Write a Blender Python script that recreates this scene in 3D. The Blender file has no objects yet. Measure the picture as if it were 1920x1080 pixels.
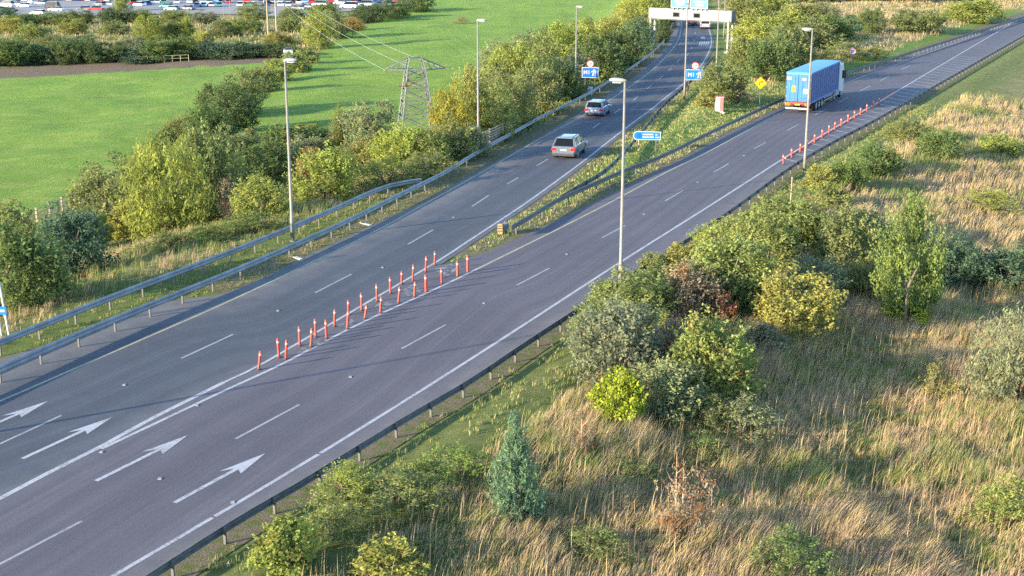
import bpy, math, random
import numpy as np
from mathutils import Vector, Matrix
R = math.radians
sc = bpy.context.scene
col = sc.collection
rng = np.random.default_rng(7)
random.seed(7)

# ------------------------------------------------------------------ camera
F, PITCH, CAMH = 2520.0, R(15.3), 18.7          # focal length in pixels of a 1920 wide frame
cd = bpy.data.cameras.new('camera'); cam = bpy.data.objects.new('camera', cd); col.objects.link(cam)
cd.sensor_width = 36.0; cd.lens = 36.0 * F / 1920.0; cd.clip_start = 0.5; cd.clip_end = 6000
cam.location = (0, 0, CAMH); cam.rotation_euler = (math.pi/2 - PITCH, 0, 0)
sc.camera = cam
# ------------------------------------------------------------------ sky and sun
SUN_EL, SHADOW_AZ = R(14.5), R(59.0)             # shadows fall 59 degrees to the right of the view axis
w = bpy.data.worlds.new('World'); sc.world = w; w.use_nodes = True
nt = w.node_tree; nt.nodes.clear()
sky = nt.nodes.new('ShaderNodeTexSky'); sky.sky_type = 'NISHITA'; sky.sun_disc = False
sky.sun_elevation = SUN_EL; sky.sun_rotation = SHADOW_AZ + math.pi
sky.air_density = 1.0; sky.dust_density = 0.4; sky.ozone_density = 3.0
bg = nt.nodes.new('ShaderNodeBackground'); bg.inputs[1].default_value = 0.15
wo = nt.nodes.new('ShaderNodeOutputWorld')
nt.links.new(sky.outputs[0], bg.inputs[0]); nt.links.new(bg.outputs[0], wo.inputs[0])
sl = bpy.data.lights.new('sun', 'SUN'); sl.energy = 3.5; sl.angle = R(0.55); sl.color = (1.0, 0.84, 0.58)
so = bpy.data.objects.new('sun', sl); col.objects.link(so)
ldir = Vector((math.sin(SHADOW_AZ)*math.cos(SUN_EL), math.cos(SHADOW_AZ)*math.cos(SUN_EL), -math.sin(SUN_EL)))
so.rotation_euler = ldir.to_track_quat('-Z', 'Y').to_euler(); so.location = (-60, -20, 60)
sc.view_settings.view_transform = 'Standard'; sc.view_settings.look = 'None'
sc.view_settings.gamma = 1.0; sc.view_settings.use_curve_mapping = False
sc.view_settings.exposure = 2.14
sc.render.engine = 'CYCLES'
sc.cycles.max_bounces = 5; sc.cycles.diffuse_bounces = 3; sc.cycles.transmission_bounces = 3
sc.cycles.use_denoising = False; sc.cycles.sample_clamp_indirect = 4.0

# ------------------------------------------------------------------ measuring helpers
def un(x, y, z=0.0):                               # photograph pixel -> world point at height z
    a = x - 960.0; b = y - 540.0
    dy = F*math.cos(PITCH) - b*math.sin(PITCH); dz = -F*math.sin(PITCH) - b*math.cos(PITCH)
    t = (z - CAMH)/dz
    return np.array([a*t, dy*t, z])
def proj(x, y, z):
    zz = z - CAMH
    d = y*math.cos(PITCH) - zz*math.sin(PITCH); u = y*math.sin(PITCH) + zz*math.cos(PITCH)
    d = np.where(np.abs(d) < .01, .01, d)
    return 960 + F*x/d, 540 - F*u/d, d
def chaikin(p, n=2):
    p = np.asarray(p, float)
    for _ in range(n):
        q = .75*p[:-1] + .25*p[1:]; r = .25*p[:-1] + .75*p[1:]
        m = np.empty((2*len(q), p.shape[1])); m[0::2] = q; m[1::2] = r
        p = np.vstack([p[:1], m, p[-1:]])
    return p
def arcl(p): return np.concatenate([[0], np.cumsum(np.hypot(*(p[1:, :2]-p[:-1, :2]).T))])
def resample(p, step=None, n=None):
    s = arcl(p)
    t = np.linspace(0, s[-1], n if n else max(2, int(round(s[-1]/step))+1))
    return np.stack([np.interp(t, s, p[:, k]) for k in range(p.shape[1])], 1)
def line(px, z=0.0, back=0, ahead=0, step=1.5, smooth=2):
    p = np.array([un(a, b, z)[:2] for a, b in px])
    if back: d = p[0]-p[1]; p = np.vstack([p[0]+d/np.hypot(*d)*back, p])
    if ahead: d = p[-1]-p[-2]; p = np.vstack([p, p[-1]+d/np.hypot(*d)*ahead])
    return resample(chaikin(p, smooth), step)
def normals(p):                                    # unit vectors to the RIGHT of travel
    t = np.gradient(p, axis=0); t /= np.hypot(t[:, 0], t[:, 1])[:, None]
    return np.stack([t[:, 1], -t[:, 0]], 1)
def offset(p, d): return p + normals(p)*d
def dist_side(X, Y, p):                            # distance to a polyline, positive on its right
    p = np.asarray(p); a, b = p[:-1], p[1:]
    best = np.full(X.shape, 1e18); side = np.ones(X.shape)
    for (ax, ay), (bx, by) in zip(a, b):
        ex, ey = bx-ax, by-ay; L = ex*ex+ey*ey
        t = np.clip(((X-ax)*ex+(Y-ay)*ey)/L, 0, 1)
        dx, dy = X-ax-t*ex, Y-ay-t*ey; d2 = dx*dx+dy*dy
        cr = ex*(Y-ay)-ey*(X-ax)
        m = d2 < best
        best = np.where(m, d2, best); side = np.where(m, np.where(cr < 0, 1.0, -1.0), side)
    return np.sqrt(best)*side
def S(a, b, x):
    t = np.clip((x-a)/(b-a), 0, 1); return t*t*(3-2*t)
def inpoly(x, y, poly):
    c = np.zeros(np.shape(x), bool); n = len(poly)
    for i in range(n):
        x1, y1 = poly[i]; x2, y2 = poly[i-1]
        if y1 == y2: continue
        c ^= ((y1 > y) != (y2 > y)) & (x < (x2-x1)*(y-y1)/(y2-y1)+x1)
    return c

# ------------------------------------------------------------------ lines of the road, measured
LEFT_PAVE = line([(0,672),(100,643),(220,592),(330,556),(390,560),(450,541),(550,493),(600,467),(700,421),(790,381),(840,352),(960,286),(1045,237),(1130,184),(1200,137),(1240,98),(1258,72),(1266,45)], 0, 40, 60)
LEFT_YELLOW = line([(5,750),(120,700),(270,635),(420,570),(550,508),(700,437),(800,380),(840,359),(930,308),(1000,267),(1093,217),(1135,193),(1200,150),(1232,124),(1260,94),(1272,76),(1277,57),(1278,39)], 0, 40, 60)
LEFT_WHITE = line([(420,717),(480,690),(587,627),(713,553),(817,493),(889,445),(941,411),(988,380),(1050,335),(1100,298),(1130,274),(1180,235),(1223,204),(1245,185),(1282,157),(1312,128),(1327,103),(1334,85),(1334,71),(1329,54),(1326,39)], 0, 0, 60)
JOINT = line([(0,935),(95,884),(190,838),(270,792),(350,752),(420,717)], 0, 40, 0)
GORE_R = line([(420,733),(530,683),(577,657),(687,600),(800,550),(890,507),(1060,423),(1165,369),(1250,322),(1330,284),(1400,245),(1472,207),(1585,155),(1660,128)], 0, 0, 120)
GORE_TAIL = line([(190,842),(340,771),(420,733)], 0, 0, 0)
RIGHT_WHITE = line([(213,1080),(404,968),(607,847),(880,676),(1165,490),(1320,393),(1440,316),(1463,301),(1553,247),(1658,185)], 0, 30, 120)
ISLAND_R = line([(870,486),(895,481),(966,449),(1060,405),(1167,353),(1290,291),(1390,236),(1470,199),(1585,147),(1660,120)], 0, 0, 120)
RAIL_R = line([(278,1078),(461,960),(559,907),(640,855),(703,817),(770,775),(870,720),(987,640),(1070,587),(1160,527),(1233,484),(1287,449),(1380,387),(1480,312),(1557,267),(1630,230),(1660,213)], .56, 30, 120)
RAIL_L1 = line([(0,637),(220,548),(397,483),(547,423),(640,383),(700,355),(747,340),(790,335)], .72, 40, 0)
RAIL_L2 = line([(0,687),(167,613),(333,547),(443,503),(547,458),(640,417),(760,357),(837,320),(893,283),(943,257),(1027,210),(1080,187),(1160,140),(1200,115),(1237,85),(1253,64),(1261,42)], .72, 40, 50)
RAIL_M1 = line([(958,424),(1000,400),(1040,374),(1102,347),(1180,313),(1240,292),(1323,250),(1390,219),(1467,184),(1580,137),(1660,112)], .72, 0, 110)
RAIL_M2 = line([(1051,368),(1084,347),(1127,324),(1162,293),(1195,255),(1229,213),(1245,193),(1263,178),(1282,161),(1315,133),(1338,104)], .72, 0, 0)
# ------------------------------------------------------------------ terrain
BORD_L = np.vstack([resample(RAIL_L1, 4)[:-4], resample(RAIL_L2, 4)[resample(RAIL_L2, 4)[:, 1] > un(800,334)[1]]])
BORD_R = resample(RAIL_R, 4)
MED_L, MED_R = resample(LEFT_WHITE, 4), resample(ISLAND_R, 4)
def ext(p, a, b):
    d0 = p[0]-p[1]; d1 = p[-1]-p[-2]
    return np.vstack([p[0]+d0/np.hypot(*d0)*a, p, p[-1]+d1/np.hypot(*d1)*b])
BORD_L, BORD_R = ext(BORD_L, 800, 1200), ext(BORD_R, 800, 1200)
def vnoise(x, y, s, seed=0):                       # smooth value noise
    x = np.asarray(x)/s + seed*17.13; y = np.asarray(y)/s + seed*9.71
    xi, yi = np.floor(x), np.floor(y); fx, fy = x-xi, y-yi
    fx = fx*fx*(3-2*fx); fy = fy*fy*(3-2*fy)
    h = lambda a, b: np.modf(np.abs(np.sin(a*127.1+b*311.7+seed*74.7)*43758.5453))[0]
    return (h(xi,yi)*(1-fx)+h(xi+1,yi)*fx)*(1-fy)+(h(xi,yi+1)*(1-fx)+h(xi+1,yi+1)*fx)*fy
def terrain(x, y):
    x = np.asarray(x, float); y = np.asarray(y, float)
    dl = -dist_side(x, y, BORD_L); dr = dist_side(x, y, BORD_R)
    z = np.full(x.shape, -0.03)
    z = z - 4.3*S(1.0, 24, dl) - .018*np.clip(dl-24, 0, 150) - .008*np.clip(dl-174, 0, 400)
    z = z - 2.0*S(3.0, 18, dr) + .25*S(.8, 2.4, dr)*(1-S(2.4, 5, dr))
    wob = (vnoise(x, y, 9, 1)-.5)*.9 + (vnoise(x, y, 3.1, 2)-.5)*.35
    z = z + wob*(S(3, 14, dl)*.55 + S(4, 12, dr)*.9)
    inside = (dl < 0) & (dr < 0)
    dm = np.minimum(np.maximum(dist_side(x, y, MED_L), 0), np.maximum(-dist_side(x, y, MED_R), 0))
    z = z + np.where(inside, .45*S(2.6, 6, dm) + 2.2*S(10, 60, dm) + (vnoise(x, y, 7, 3)-.5)*.8*S(6, 16, dm), 0)
    return z
def at(px, py):
    z = 0.0
    for _ in range(40):
        p = un(px, py, z); z = .55*z + .45*float(tz(p[0], p[1]))
    p = un(px, py, z); p[2] = float(tz(p[0], p[1]))
    return p
def ppm(p): return F/(p[1]*math.cos(PITCH) - (p[2]-CAMH)*math.sin(PITCH))     # pixels per metre at a point

# ------------------------------------------------------------------ mesh helpers
def mesh_obj(name, verts, faces, mats, parent=None, fm=None, smooth=False):
    me = bpy.data.meshes.new(name); me.from_pydata([tuple(map(float, v)) for v in verts], [], [tuple(f) for f in faces])
    for m in (mats if isinstance(mats, (list, tuple)) else [mats]): me.materials.append(m)
    if fm is not None: me.polygons.foreach_set('material_index', np.array(fm, np.int32))
    if smooth: me.polygons.foreach_set('use_smooth', np.ones(len(me.polygons), bool))
    me.update()
    return link(name, me, parent)
def link(name, me, parent=None):
    o = bpy.data.objects.new(name, me); col.objects.link(o)
    if parent: o.parent = parent
    return o
def tag(o, label=None, cat=None, group=None, kind=None):
    if label: o['label'] = label
    if cat: o['category'] = cat
    if group: o['group'] = group
    if kind: o['kind'] = kind
    return o
def thing(name, label, cat, loc=(0,0,0), rz=0.0, group=None):
    o = bpy.data.objects.new(name, None); col.objects.link(o); o.empty_display_size = .2
    o.location = tuple(map(float, loc)); o.rotation_euler = (0, 0, rz)
    return tag(o, label, cat, group)
class MB:
    def __init__(s): s.v = []; s.f = []; s.m = []
    def add(s, v, f, m=0):
        n = len(s.v); s.v += [tuple(map(float, p)) for p in v]; s.f += [tuple(i+n for i in q) for q in f]; s.m += [m]*len(f); return s
    def box(s, x0, x1, y0, y1, z0, z1, m=0):
        return s.add([(x0,y0,z0),(x1,y0,z0),(x1,y1,z0),(x0,y1,z0),(x0,y0,z1),(x1,y0,z1),(x1,y1,z1),(x0,y1,z1)],
                     [(0,3,2,1),(4,5,6,7),(0,1,5,4),(1,2,6,5),(2,3,7,6),(3,0,4,7)], m)
    def loft(s, secs, m=0, cap=True, closed=True):
        n = len(secs[0]); v = [p for q in secs for p in q]; f = []
        for i in range(len(secs)-1):
            for j in range(n if closed else n-1):
                k = (j+1) % n; f.append((i*n+j, i*n+k, (i+1)*n+k, (i+1)*n+j))
        if cap and closed: f.append(tuple(range(n))[::-1]); f.append(tuple((len(secs)-1)*n+j for j in range(n)))
        return s.add(v, f, m)
    def tube(s, a, b, r0, r1=None, n=8, m=0):
        a = Vector(a); b = Vector(b); r1 = r0 if r1 is None else r1
        q = (b-a).to_track_quat('Z', 'Y'); X = q @ Vector((1,0,0)); Y = q @ Vector((0,1,0))
        ring = lambda c, r: [tuple(c + X*(r*math.cos(2*math.pi*k/n)) + Y*(r*math.sin(2*math.pi*k/n))) for k in range(n)]
        return s.loft([ring(a, r0), ring(b, r1)], m)
    def poly(s, pts, rads, n=7, m=0):               # bent tapering tube
        secs = []
        pts = [Vector(p) for p in pts]
        for i, c in enumerate(pts):
            t = (pts[min(i+1, len(pts)-1)]-pts[max(i-1, 0)]); q = t.to_track_quat('Z', 'Y')
            X = q @ Vector((1,0,0)); Y = q @ Vector((0,1,0))
            secs.append([tuple(c + X*(rads[i]*math.cos(2*math.pi*k/n)) + Y*(rads[i]*math.sin(2*math.pi*k/n))) for k in range(n)])
        return s.loft(secs, m)
    def prism(s, pts, y0, y1, m=0):                 # outline in x,z pushed along y
        return s.loft([[(x, y0, z) for x, z in pts], [(x, y1, z) for x, z in pts]], m)
    def data(s, name, mats, smooth=False):
        me = bpy.data.meshes.new(name); me.from_pydata(s.v, [], s.f)
        for q in (mats if isinstance(mats, (list, tuple)) else [mats]): me.materials.append(q)
        me.polygons.foreach_set('material_index', np.array(s.m, np.int32))
        if smooth: me.polygons.foreach_set('use_smooth', np.ones(len(me.polygons), bool))
        me.update(); return me
    def build(s, name, mats, parent=None, smooth=False, bevel=0):
        o = link(name, s.data(name, mats, smooth), parent)
        if bevel:
            b = o.modifiers.new('bevel', 'BEVEL'); b.width = bevel; b.segments = 2; b.limit_method = 'ANGLE'; b.angle_limit = R(28)
        return o
def strip(A, B, nx=6, z=0.0, n=None):               # sheet between two lines of equal direction
    n = n or max(len(A), len(B)); A = resample(A, n=n); B = resample(B, n=n)
    t = np.linspace(0, 1, nx+1)
    P = A[:, None, :]*(1-t)[None, :, None] + B[:, None, :]*t[None, :, None]
    v = np.concatenate([P.reshape(-1, 2), np.full((n*(nx+1), 1), z)], 1)
    f = [(i*(nx+1)+j, i*(nx+1)+j+1, (i+1)*(nx+1)+j+1, (i+1)*(nx+1)+j) for i in range(n-1) for j in range(nx)]
    return v, f

# ------------------------------------------------------------------ materials
class NT:
    def __init__(s, name):
        s.mat = bpy.data.materials.new(name); s.mat.use_nodes = True; s.t = s.mat.node_tree; s.t.nodes.clear()
    def n(s, typ, ins=None, **kw):
        nd = s.t.nodes.new(typ)
        for k, v in kw.items(): setattr(nd, k, v)
        for k, v in (ins or {}).items():
            if isinstance(v, bpy.types.NodeSocket): s.t.links.new(v, nd.inputs[k])
            else: nd.inputs[k].default_value = v
        return nd
    def pos(s): return s.n('ShaderNodeNewGeometry').outputs['Position']
    def noise(s, scale, detail=3, rough=.55, vec=None, dist=0):
        return s.n('ShaderNodeTexNoise', {'Vector': vec or s.pos(), 'Scale': scale, 'Detail': detail, 'Roughness': rough, 'Distortion': dist}).outputs[0]
    def ramp(s, fac, stops):
        nd = s.n('ShaderNodeValToRGB', {0: fac}); e = nd.color_ramp.elements
        while len(e) < len(stops): e.new(.5)
        for q, (p, c) in zip(e, stops): q.position = p; q.color = (*c, 1) if len(c) == 3 else c
        return nd.outputs[0]
    def mix(s, fac, a, b, mode='MIX'):
        nd = s.n('ShaderNodeMix', data_type='RGBA', blend_type=mode)
        for i, v in ((0, fac), (6, a), (7, b)):
            if isinstance(v, bpy.types.NodeSocket): s.t.links.new(v, nd.inputs[i])
            else: nd.inputs[i].default_value = (*v, 1) if isinstance(v, tuple) and len(v) == 3 else v
        return nd.outputs[2]
    def math(s, op, a, b=0.0, clamp=False):
        nd = s.n('ShaderNodeMath', {0: a, 1: b}, operation=op); nd.use_clamp = clamp; return nd.outputs[0]
    def attr(s, name): return s.n('ShaderNodeAttribute', attribute_name=name)
    def bump(s, h, strength=.5, dist=.05): return s.n('ShaderNodeBump', {'Height': h, 'Strength': strength, 'Distance': dist}).outputs[0]
    def out(s, color, rough=.7, metal=0.0, normal=None, spec=.4, coat=0.0):
        b = s.n('ShaderNodeBsdfPrincipled')
        for k, v in (('Base Color', color), ('Roughness', rough), ('Metallic', metal), ('Normal', normal), ('Specular IOR Level', spec), ('Coat Weight', coat)):
            if v is None: continue
            if isinstance(v, bpy.types.NodeSocket): s.t.links.new(v, b.inputs[k])
            else: b.inputs[k].default_value = (*v, 1) if isinstance(v, tuple) and len(v) == 3 else v
        s.surf(b.outputs[0]); return s.mat
    def surf(s, sh):
        o = s.n('ShaderNodeOutputMaterial'); s.t.links.new(sh, o.inputs[0]); return s.mat
def mat(name, c, rough=.6, metal=0.0, var=.18, scale=3.0, bump=0.0, spec=.4, coat=0.0):
    q = NT(name); tc = q.n('ShaderNodeTexCoord').outputs['Object']
    f = q.noise(scale, 5, .6, tc)
    lo = tuple(x*(1-var) for x in c); hi = tuple(min(1, x*(1+var)) for x in c)
    cc = q.ramp(f, [(.3, lo), (.7, hi)])
    nm = q.bump(q.noise(scale*12, 3, .6, tc), bump, .01) if bump else None
    return q.out(cc, rough, metal, nm, spec, coat)
M = {}
M['galv'] = mat('galvanised steel', (.20,.215,.23), .6, .25, .3, 1.2)
M['galv_dull'] = mat('weathered galvanised steel', (.105,.105,.10), .75, .1, .3, 3.0)
M['pole'] = mat('pale painted pole', (.195,.18,.16), .6, .05, .2, 1.5)
M['lamp'] = mat('lamp housing', (.27,.27,.26), .45, .1, .1, 2)
M['lampglass'] = mat('lamp lens', (.55,.58,.6), .15, 0, .05, 2)
M['orange'] = mat('faded orange plastic', (.36,.05,.03), .55, 0, .2, 4)
M['band'] = mat('reflective band', (.38,.34,.33), .35, 0, .1, 4)
M['white'] = mat('white paint', (.46,.46,.45), .45, 0, .06, 2)
M['black'] = mat('black rubber', (.02,.02,.02), .8, 0, .3, 6)
M['dark'] = mat('dark plastic', (.035,.035,.04), .6, 0, .3, 4)
M['glass'] = mat('dark car glass', (.008,.01,.013), .12, 0, .1, 2, spec=.18)
M['rim'] = mat('alloy rim', (.35,.36,.38), .35, .6, .15, 6)
M['redlight'] = mat('red lamp lens', (.45,.02,.015), .25, 0, .1, 3)
M['amber'] = mat('amber lens', (.8,.25,.02), .3, 0, .1, 3)
M['blue_sign'] = mat('blue sign sheeting', (.006,.10,.36), .45, 0, .06, 2)
M['blue_bright'] = mat('bright blue sign sheeting', (.008,.15,.42), .45, 0, .06, 2)
M['sign_red'] = mat('red sign sheeting', (.38,.02,.03), .4, 0, .06, 2)
M['sign_yellow'] = mat('amber sign sheeting', (.62,.34,.005), .45, 0, .06, 2)
M['sign_black'] = mat('black sign print', (.02,.02,.02), .5, 0, .1, 3)
M['timber'] = mat('weathered timber', (.33,.27,.19), .85, 0, .3, 4, .3)
M['concrete'] = mat('weathered concrete', (.40,.38,.34), .9, 0, .25, 2.5, .4)
M['yellow'] = mat('yellow crash terminal', (.20,.14,.05), .6, 0, .25, 3)
M['gantry'] = mat('gantry cladding', (.20,.21,.20), .45, .1, .12, .8)
M['wire'] = mat('aluminium conductor', (.30,.31,.29), .4, .3, .05, 2)
M['insul'] = mat('brown insulator', (.12,.06,.04), .4, 0, .2, 4)
def road_mat(name, base, tint):
    q = NT(name); p = q.pos()
    big = q.noise(.07, 4, .6, p); mid = q.noise(.6, 5, .65, p); fine = q.noise(26, 3, .8, p); grit = q.noise(9, 4, .8, p)
    c = q.ramp(big, [(.3, tuple(x*.84 for x in base)), (.7, tuple(x*1.16 for x in base))])
    c = q.mix(q.math('MULTIPLY', q.math('SUBTRACT', mid, .42), 1.1, True), c, tint)
    u = q.attr('u').outputs['Fac']; v = q.attr('v').outputs['Fac']   # metres across and along the carriageway
    cv = q.n('ShaderNodeCombineXYZ', {0: q.math('MULTIPLY', u, 2.6), 1: q.math('MULTIPLY', v, .035), 2: 0.0}).outputs[0]
    st = q.noise(1.0, 5, .7, cv)                      # rubber and oil streaks drawn out along the lanes
    c = q.mix(q.ramp(st, [(.42, (0,)*3), (.72, (.5,)*3)]), c, tuple(x*.50 for x in base))
    c = q.mix(q.ramp(st, [(.22, (.35,)*3), (.42, (0,)*3)]), c, tuple(x*1.55 for x in base))
    wav = q.n('ShaderNodeMath', {0: q.math('MULTIPLY', u, 6.2832/1.85), 1: 0.0}, operation='SINE').outputs[0]
    c = q.mix(q.math('MULTIPLY', q.math('ADD', wav, 1.0), .15), c, tuple(x*.5 for x in base))
    e = q.attr('edge').outputs['Fac']                # dusty unused margins
    c = q.mix(q.math('MULTIPLY', e, q.math('ADD', mid, -.10, True)), c, (.19,.178,.16))
    c = q.mix(q.ramp(fine, [(.55, (0,)*3), (.72, (.75,)*3)]), c, tuple(x*2.6 for x in base))
    c = q.mix(q.ramp(grit, [(.28, (.6,)*3), (.44, (0,)*3)]), c, tuple(x*.45 for x in base))
    bk = q.n('ShaderNodeTexBrick', {'Vector': q.n('ShaderNodeCombineXYZ', {0: v, 1: u, 2: 0.0}).outputs[0], 'Scale': 1.0, 'Mortar Size': .012, 'Mortar Smooth': .3, 'Brick Width': 47.0, 'Row Height': 3.62}).outputs['Fac']
    c = q.mix(q.math('MULTIPLY', bk, .55), c, tuple(x*.42 for x in base))
    return q.out(c, .85, 0, q.bump(fine, .35, .02), .25)
M['road_l'] = road_mat('worn blue-grey asphalt', (.062,.068,.083), (.094,.101,.118))
M['road_r'] = road_mat('violet-grey asphalt', (.090,.083,.097), (.118,.108,.122))
def paint_mat(name, c):
    q = NT(name); p = q.pos()
    f = q.noise(7, 6, .8, p); g = q.noise(.8, 4, .7, p)
    k = q.ramp(q.math('ADD', q.math('MULTIPLY', f, .75), q.math('MULTIPLY', g, .4)), [(.40, (.11,.105,.11)), (.60, c)])
    return q.out(k, .65, 0, None, .3)
M['mark'] = paint_mat('worn white road paint', (.255,.255,.255))
M['mark_y'] = paint_mat('worn yellow road paint', (.30,.275,.17))
M['mark_c'] = paint_mat('bright white road paint', (.335,.335,.35))
# ------------------------------------------------------------------ ground sheet
def axis(a, b, step, lo, hi, g=1.13):
    p = list(np.arange(a, b+1e-6, step)); s = step; q = [p[-1]]
    while q[-1] < hi: s *= g; q.append(q[-1]+min(s, 120))
    s = step; r = [p[0]]
    while r[-1] > lo: s *= g; r.append(r[-1]-min(s, 120))
    return np.array(r[1:][::-1] + p + q[1:])
gx = axis(-62, 66, .8, -2500, 2500, 1.07); gy = axis(30, 200, .8, -1500, 4000, 1.06)
GX, GY = np.meshgrid(gx, gy); GZ = terrain(GX.ravel(), GY.ravel()).reshape(GX.shape)
def tz(x, y):                                       # ground height read from the sheet
    x = np.asarray(x, float); y = np.asarray(y, float)
    i = np.clip(np.searchsorted(gx, x)-1, 0, len(gx)-2); j = np.clip(np.searchsorted(gy, y)-1, 0, len(gy)-2)
    u = (x-gx[i])/(gx[i+1]-gx[i]); v = (y-gy[j])/(gy[j+1]-gy[j])
    return (GZ[j,i]*(1-u)+GZ[j,i+1]*u)*(1-v)+(GZ[j+1,i]*(1-u)+GZ[j+1,i+1]*u)*v
FIELD1 = [(0,146),(140,138),(300,129),(480,118),(560,104),(575,118),(470,165),(400,205),(330,262),(240,300),(160,360),(60,405),(-400,480),(-900,300),(-400,165)]
FIELD2 = [(575,120),(640,62),(700,42),(800,4),(830,-30),(1500,-90),(1240,0),(1050,70),(940,150),(880,215),(800,262),(700,270),(600,268),(480,285),(400,275),(470,180)]
STRIP = [(-600,175),(0,126),(300,111),(500,98),(570,94),(565,106),(480,119),(300,130),(0,148),(-600,200)]
PXg, PYg, Dg = proj(GX.ravel(), GY.ravel(), GZ.ravel()); vis = Dg > 5
a_field = ((inpoly(PXg, PYg, FIELD1) | inpoly(PXg, PYg, FIELD2)) & vis).astype(np.float32)
a_dirt = (inpoly(PXg, PYg, STRIP) & vis).astype(np.float32)
dlg = -dist_side(GX.ravel(), GY.ravel(), BORD_L); drg = dist_side(GX.ravel(), GY.ravel(), BORD_R)
dmg = np.minimum(np.maximum(dist_side(GX.ravel(), GY.ravel(), MED_L), 0), np.maximum(-dist_side(GX.ravel(), GY.ravel(), MED_R), 0))
ins = (dlg < 0) & (drg < 0)
a_dry = np.where(drg > 0, .25+.75*S(4, 9, drg), 0) + np.where(dlg > 0, .55*S(1, 5, dlg), 0) + np.where(ins, 1.0*S(3, 6, dmg)*S(125, 160, GY.ravel()), 0)
a_dry = np.where((PYg < 118) & (PXg < 640) & vis, .7, a_dry)
gyr = GY.ravel(); a_field = np.maximum(a_field, np.where(ins, .62*S(1.5, 3.5, dmg)*(1-S(8, 16, dmg)*S(128, 150, gyr))*(1-S(150, 200, gyr)*S(3, 6, dmg)), 0)).astype(np.float32)
nxg, nyg = len(gx), len(gy)
idx = np.arange(nxg*nyg).reshape(nyg, nxg)
quads = np.stack([idx[:-1,:-1], idx[:-1,1:], idx[1:,1:], idx[1:,:-1]], -1).reshape(-1, 4)
def np_mesh(name, verts, loops, per):                # fast mesh of equal polygons
    me = bpy.data.meshes.new(name); n = len(loops)
    me.vertices.add(len(verts)); me.vertices.foreach_set('co', np.ascontiguousarray(verts, np.float32).ravel())
    me.loops.add(n*per); me.loops.foreach_set('vertex_index', np.ascontiguousarray(loops, np.int32).ravel())
    me.polygons.add(n); me.polygons.foreach_set('loop_start', np.arange(0, n*per, per, dtype=np.int32))
    me.polygons.foreach_set('loop_total', np.full(n, per, np.int32))
    me.update(calc_edges=True); return me
def set_attr(me, name, val, dom='POINT'):
    a = me.attributes.new(name, 'FLOAT', dom); a.data.foreach_set('value', np.ascontiguousarray(val, np.float32).ravel())
def set_col(me, name, val):
    a = me.attributes.new(name, 'FLOAT_COLOR', 'POINT'); a.data.foreach_set('color', np.ascontiguousarray(np.concatenate([val, np.ones((len(val), 1))], 1), np.float32).ravel())
q = NT('grass, straw and soil'); p = q.pos()
n1 = q.noise(.12, 4, .6, p); n2 = q.noise(1.3, 5, .65, p); n3 = q.noise(9, 4, .7, p)
green = q.ramp(n2, [(.3, (.090,.125,.034)), (.55, (.130,.170,.045)), (.75, (.19,.20,.065))])
straw = q.ramp(n2, [(.28, (.13,.13,.05)), (.5, (.24,.20,.095)), (.72, (.34,.27,.14))])
fld = q.ramp(n2, [(.25, (.135,.235,.038)), (.5, (.165,.270,.042)), (.8, (.205,.300,.058))])
fld = q.mix(q.math('MULTIPLY', q.math('SUBTRACT', n1, .45), 1.5, True), fld, (.23,.285,.06))
ws = q.n('ShaderNodeTexWave', {'Vector': p, 'Scale': .55, 'Distortion': 2.5, 'Detail': 2, 'Detail Scale': .6}, wave_type='BANDS', bands_direction='X').outputs[1]
fld = q.mix(q.ramp(q.noise(3.2, 5, .8, p), [(.36, (.75,)*3), (.5, (0,)*3)]), fld, (.085,.165,.03))
fld = q.mix(q.ramp(q.noise(.35, 4, .7, p), [(.48, (0,)*3), (.66, (.75,)*3)]), fld, (.26,.30,.075))
fld = q.mix(q.ramp(q.noise(.09, 3, .6, p), [(.34, (.6,)*3), (.52, (0,)*3)]), fld, (.115,.205,.036))
fld = q.mix(q.math('MULTIPLY', ws, .22), fld, (.115,.19,.034))
soil = q.ramp(n3, [(.3, (.10,.075,.05)), (.7, (.21,.165,.115))])
c = q.mix(q.math('MULTIPLY', q.attr('dry').outputs['Fac'], q.ramp(n1, [(.3, (.55,)*3), (.6, (1,)*3)])), green, straw)
c = q.mix(q.attr('field').outputs['Fac'], c, fld)
c = q.mix(q.attr('dirt').outputs['Fac'], c, soil)
h = q.math('ADD', q.math('MULTIPLY', n3, .6), q.math('MULTIPLY', q.noise(30, 3, .7, p), .5))
M['ground'] = q.out(c, .95, 0, q.bump(h, .9, .25), .1)
me = np_mesh('ground', np.stack([GX.ravel(), GY.ravel(), GZ.ravel()], 1), quads, 4)
me.polygons.foreach_set('use_smooth', np.ones(len(me.polygons), bool))
set_attr(me, 'field', a_field); set_attr(me, 'dry', np.clip(a_dry*(1-a_field), 0, 1)); set_attr(me, 'dirt', a_dirt)
me.materials.append(M['ground']); GROUND = tag(link('ground', me), kind='structure')

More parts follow.
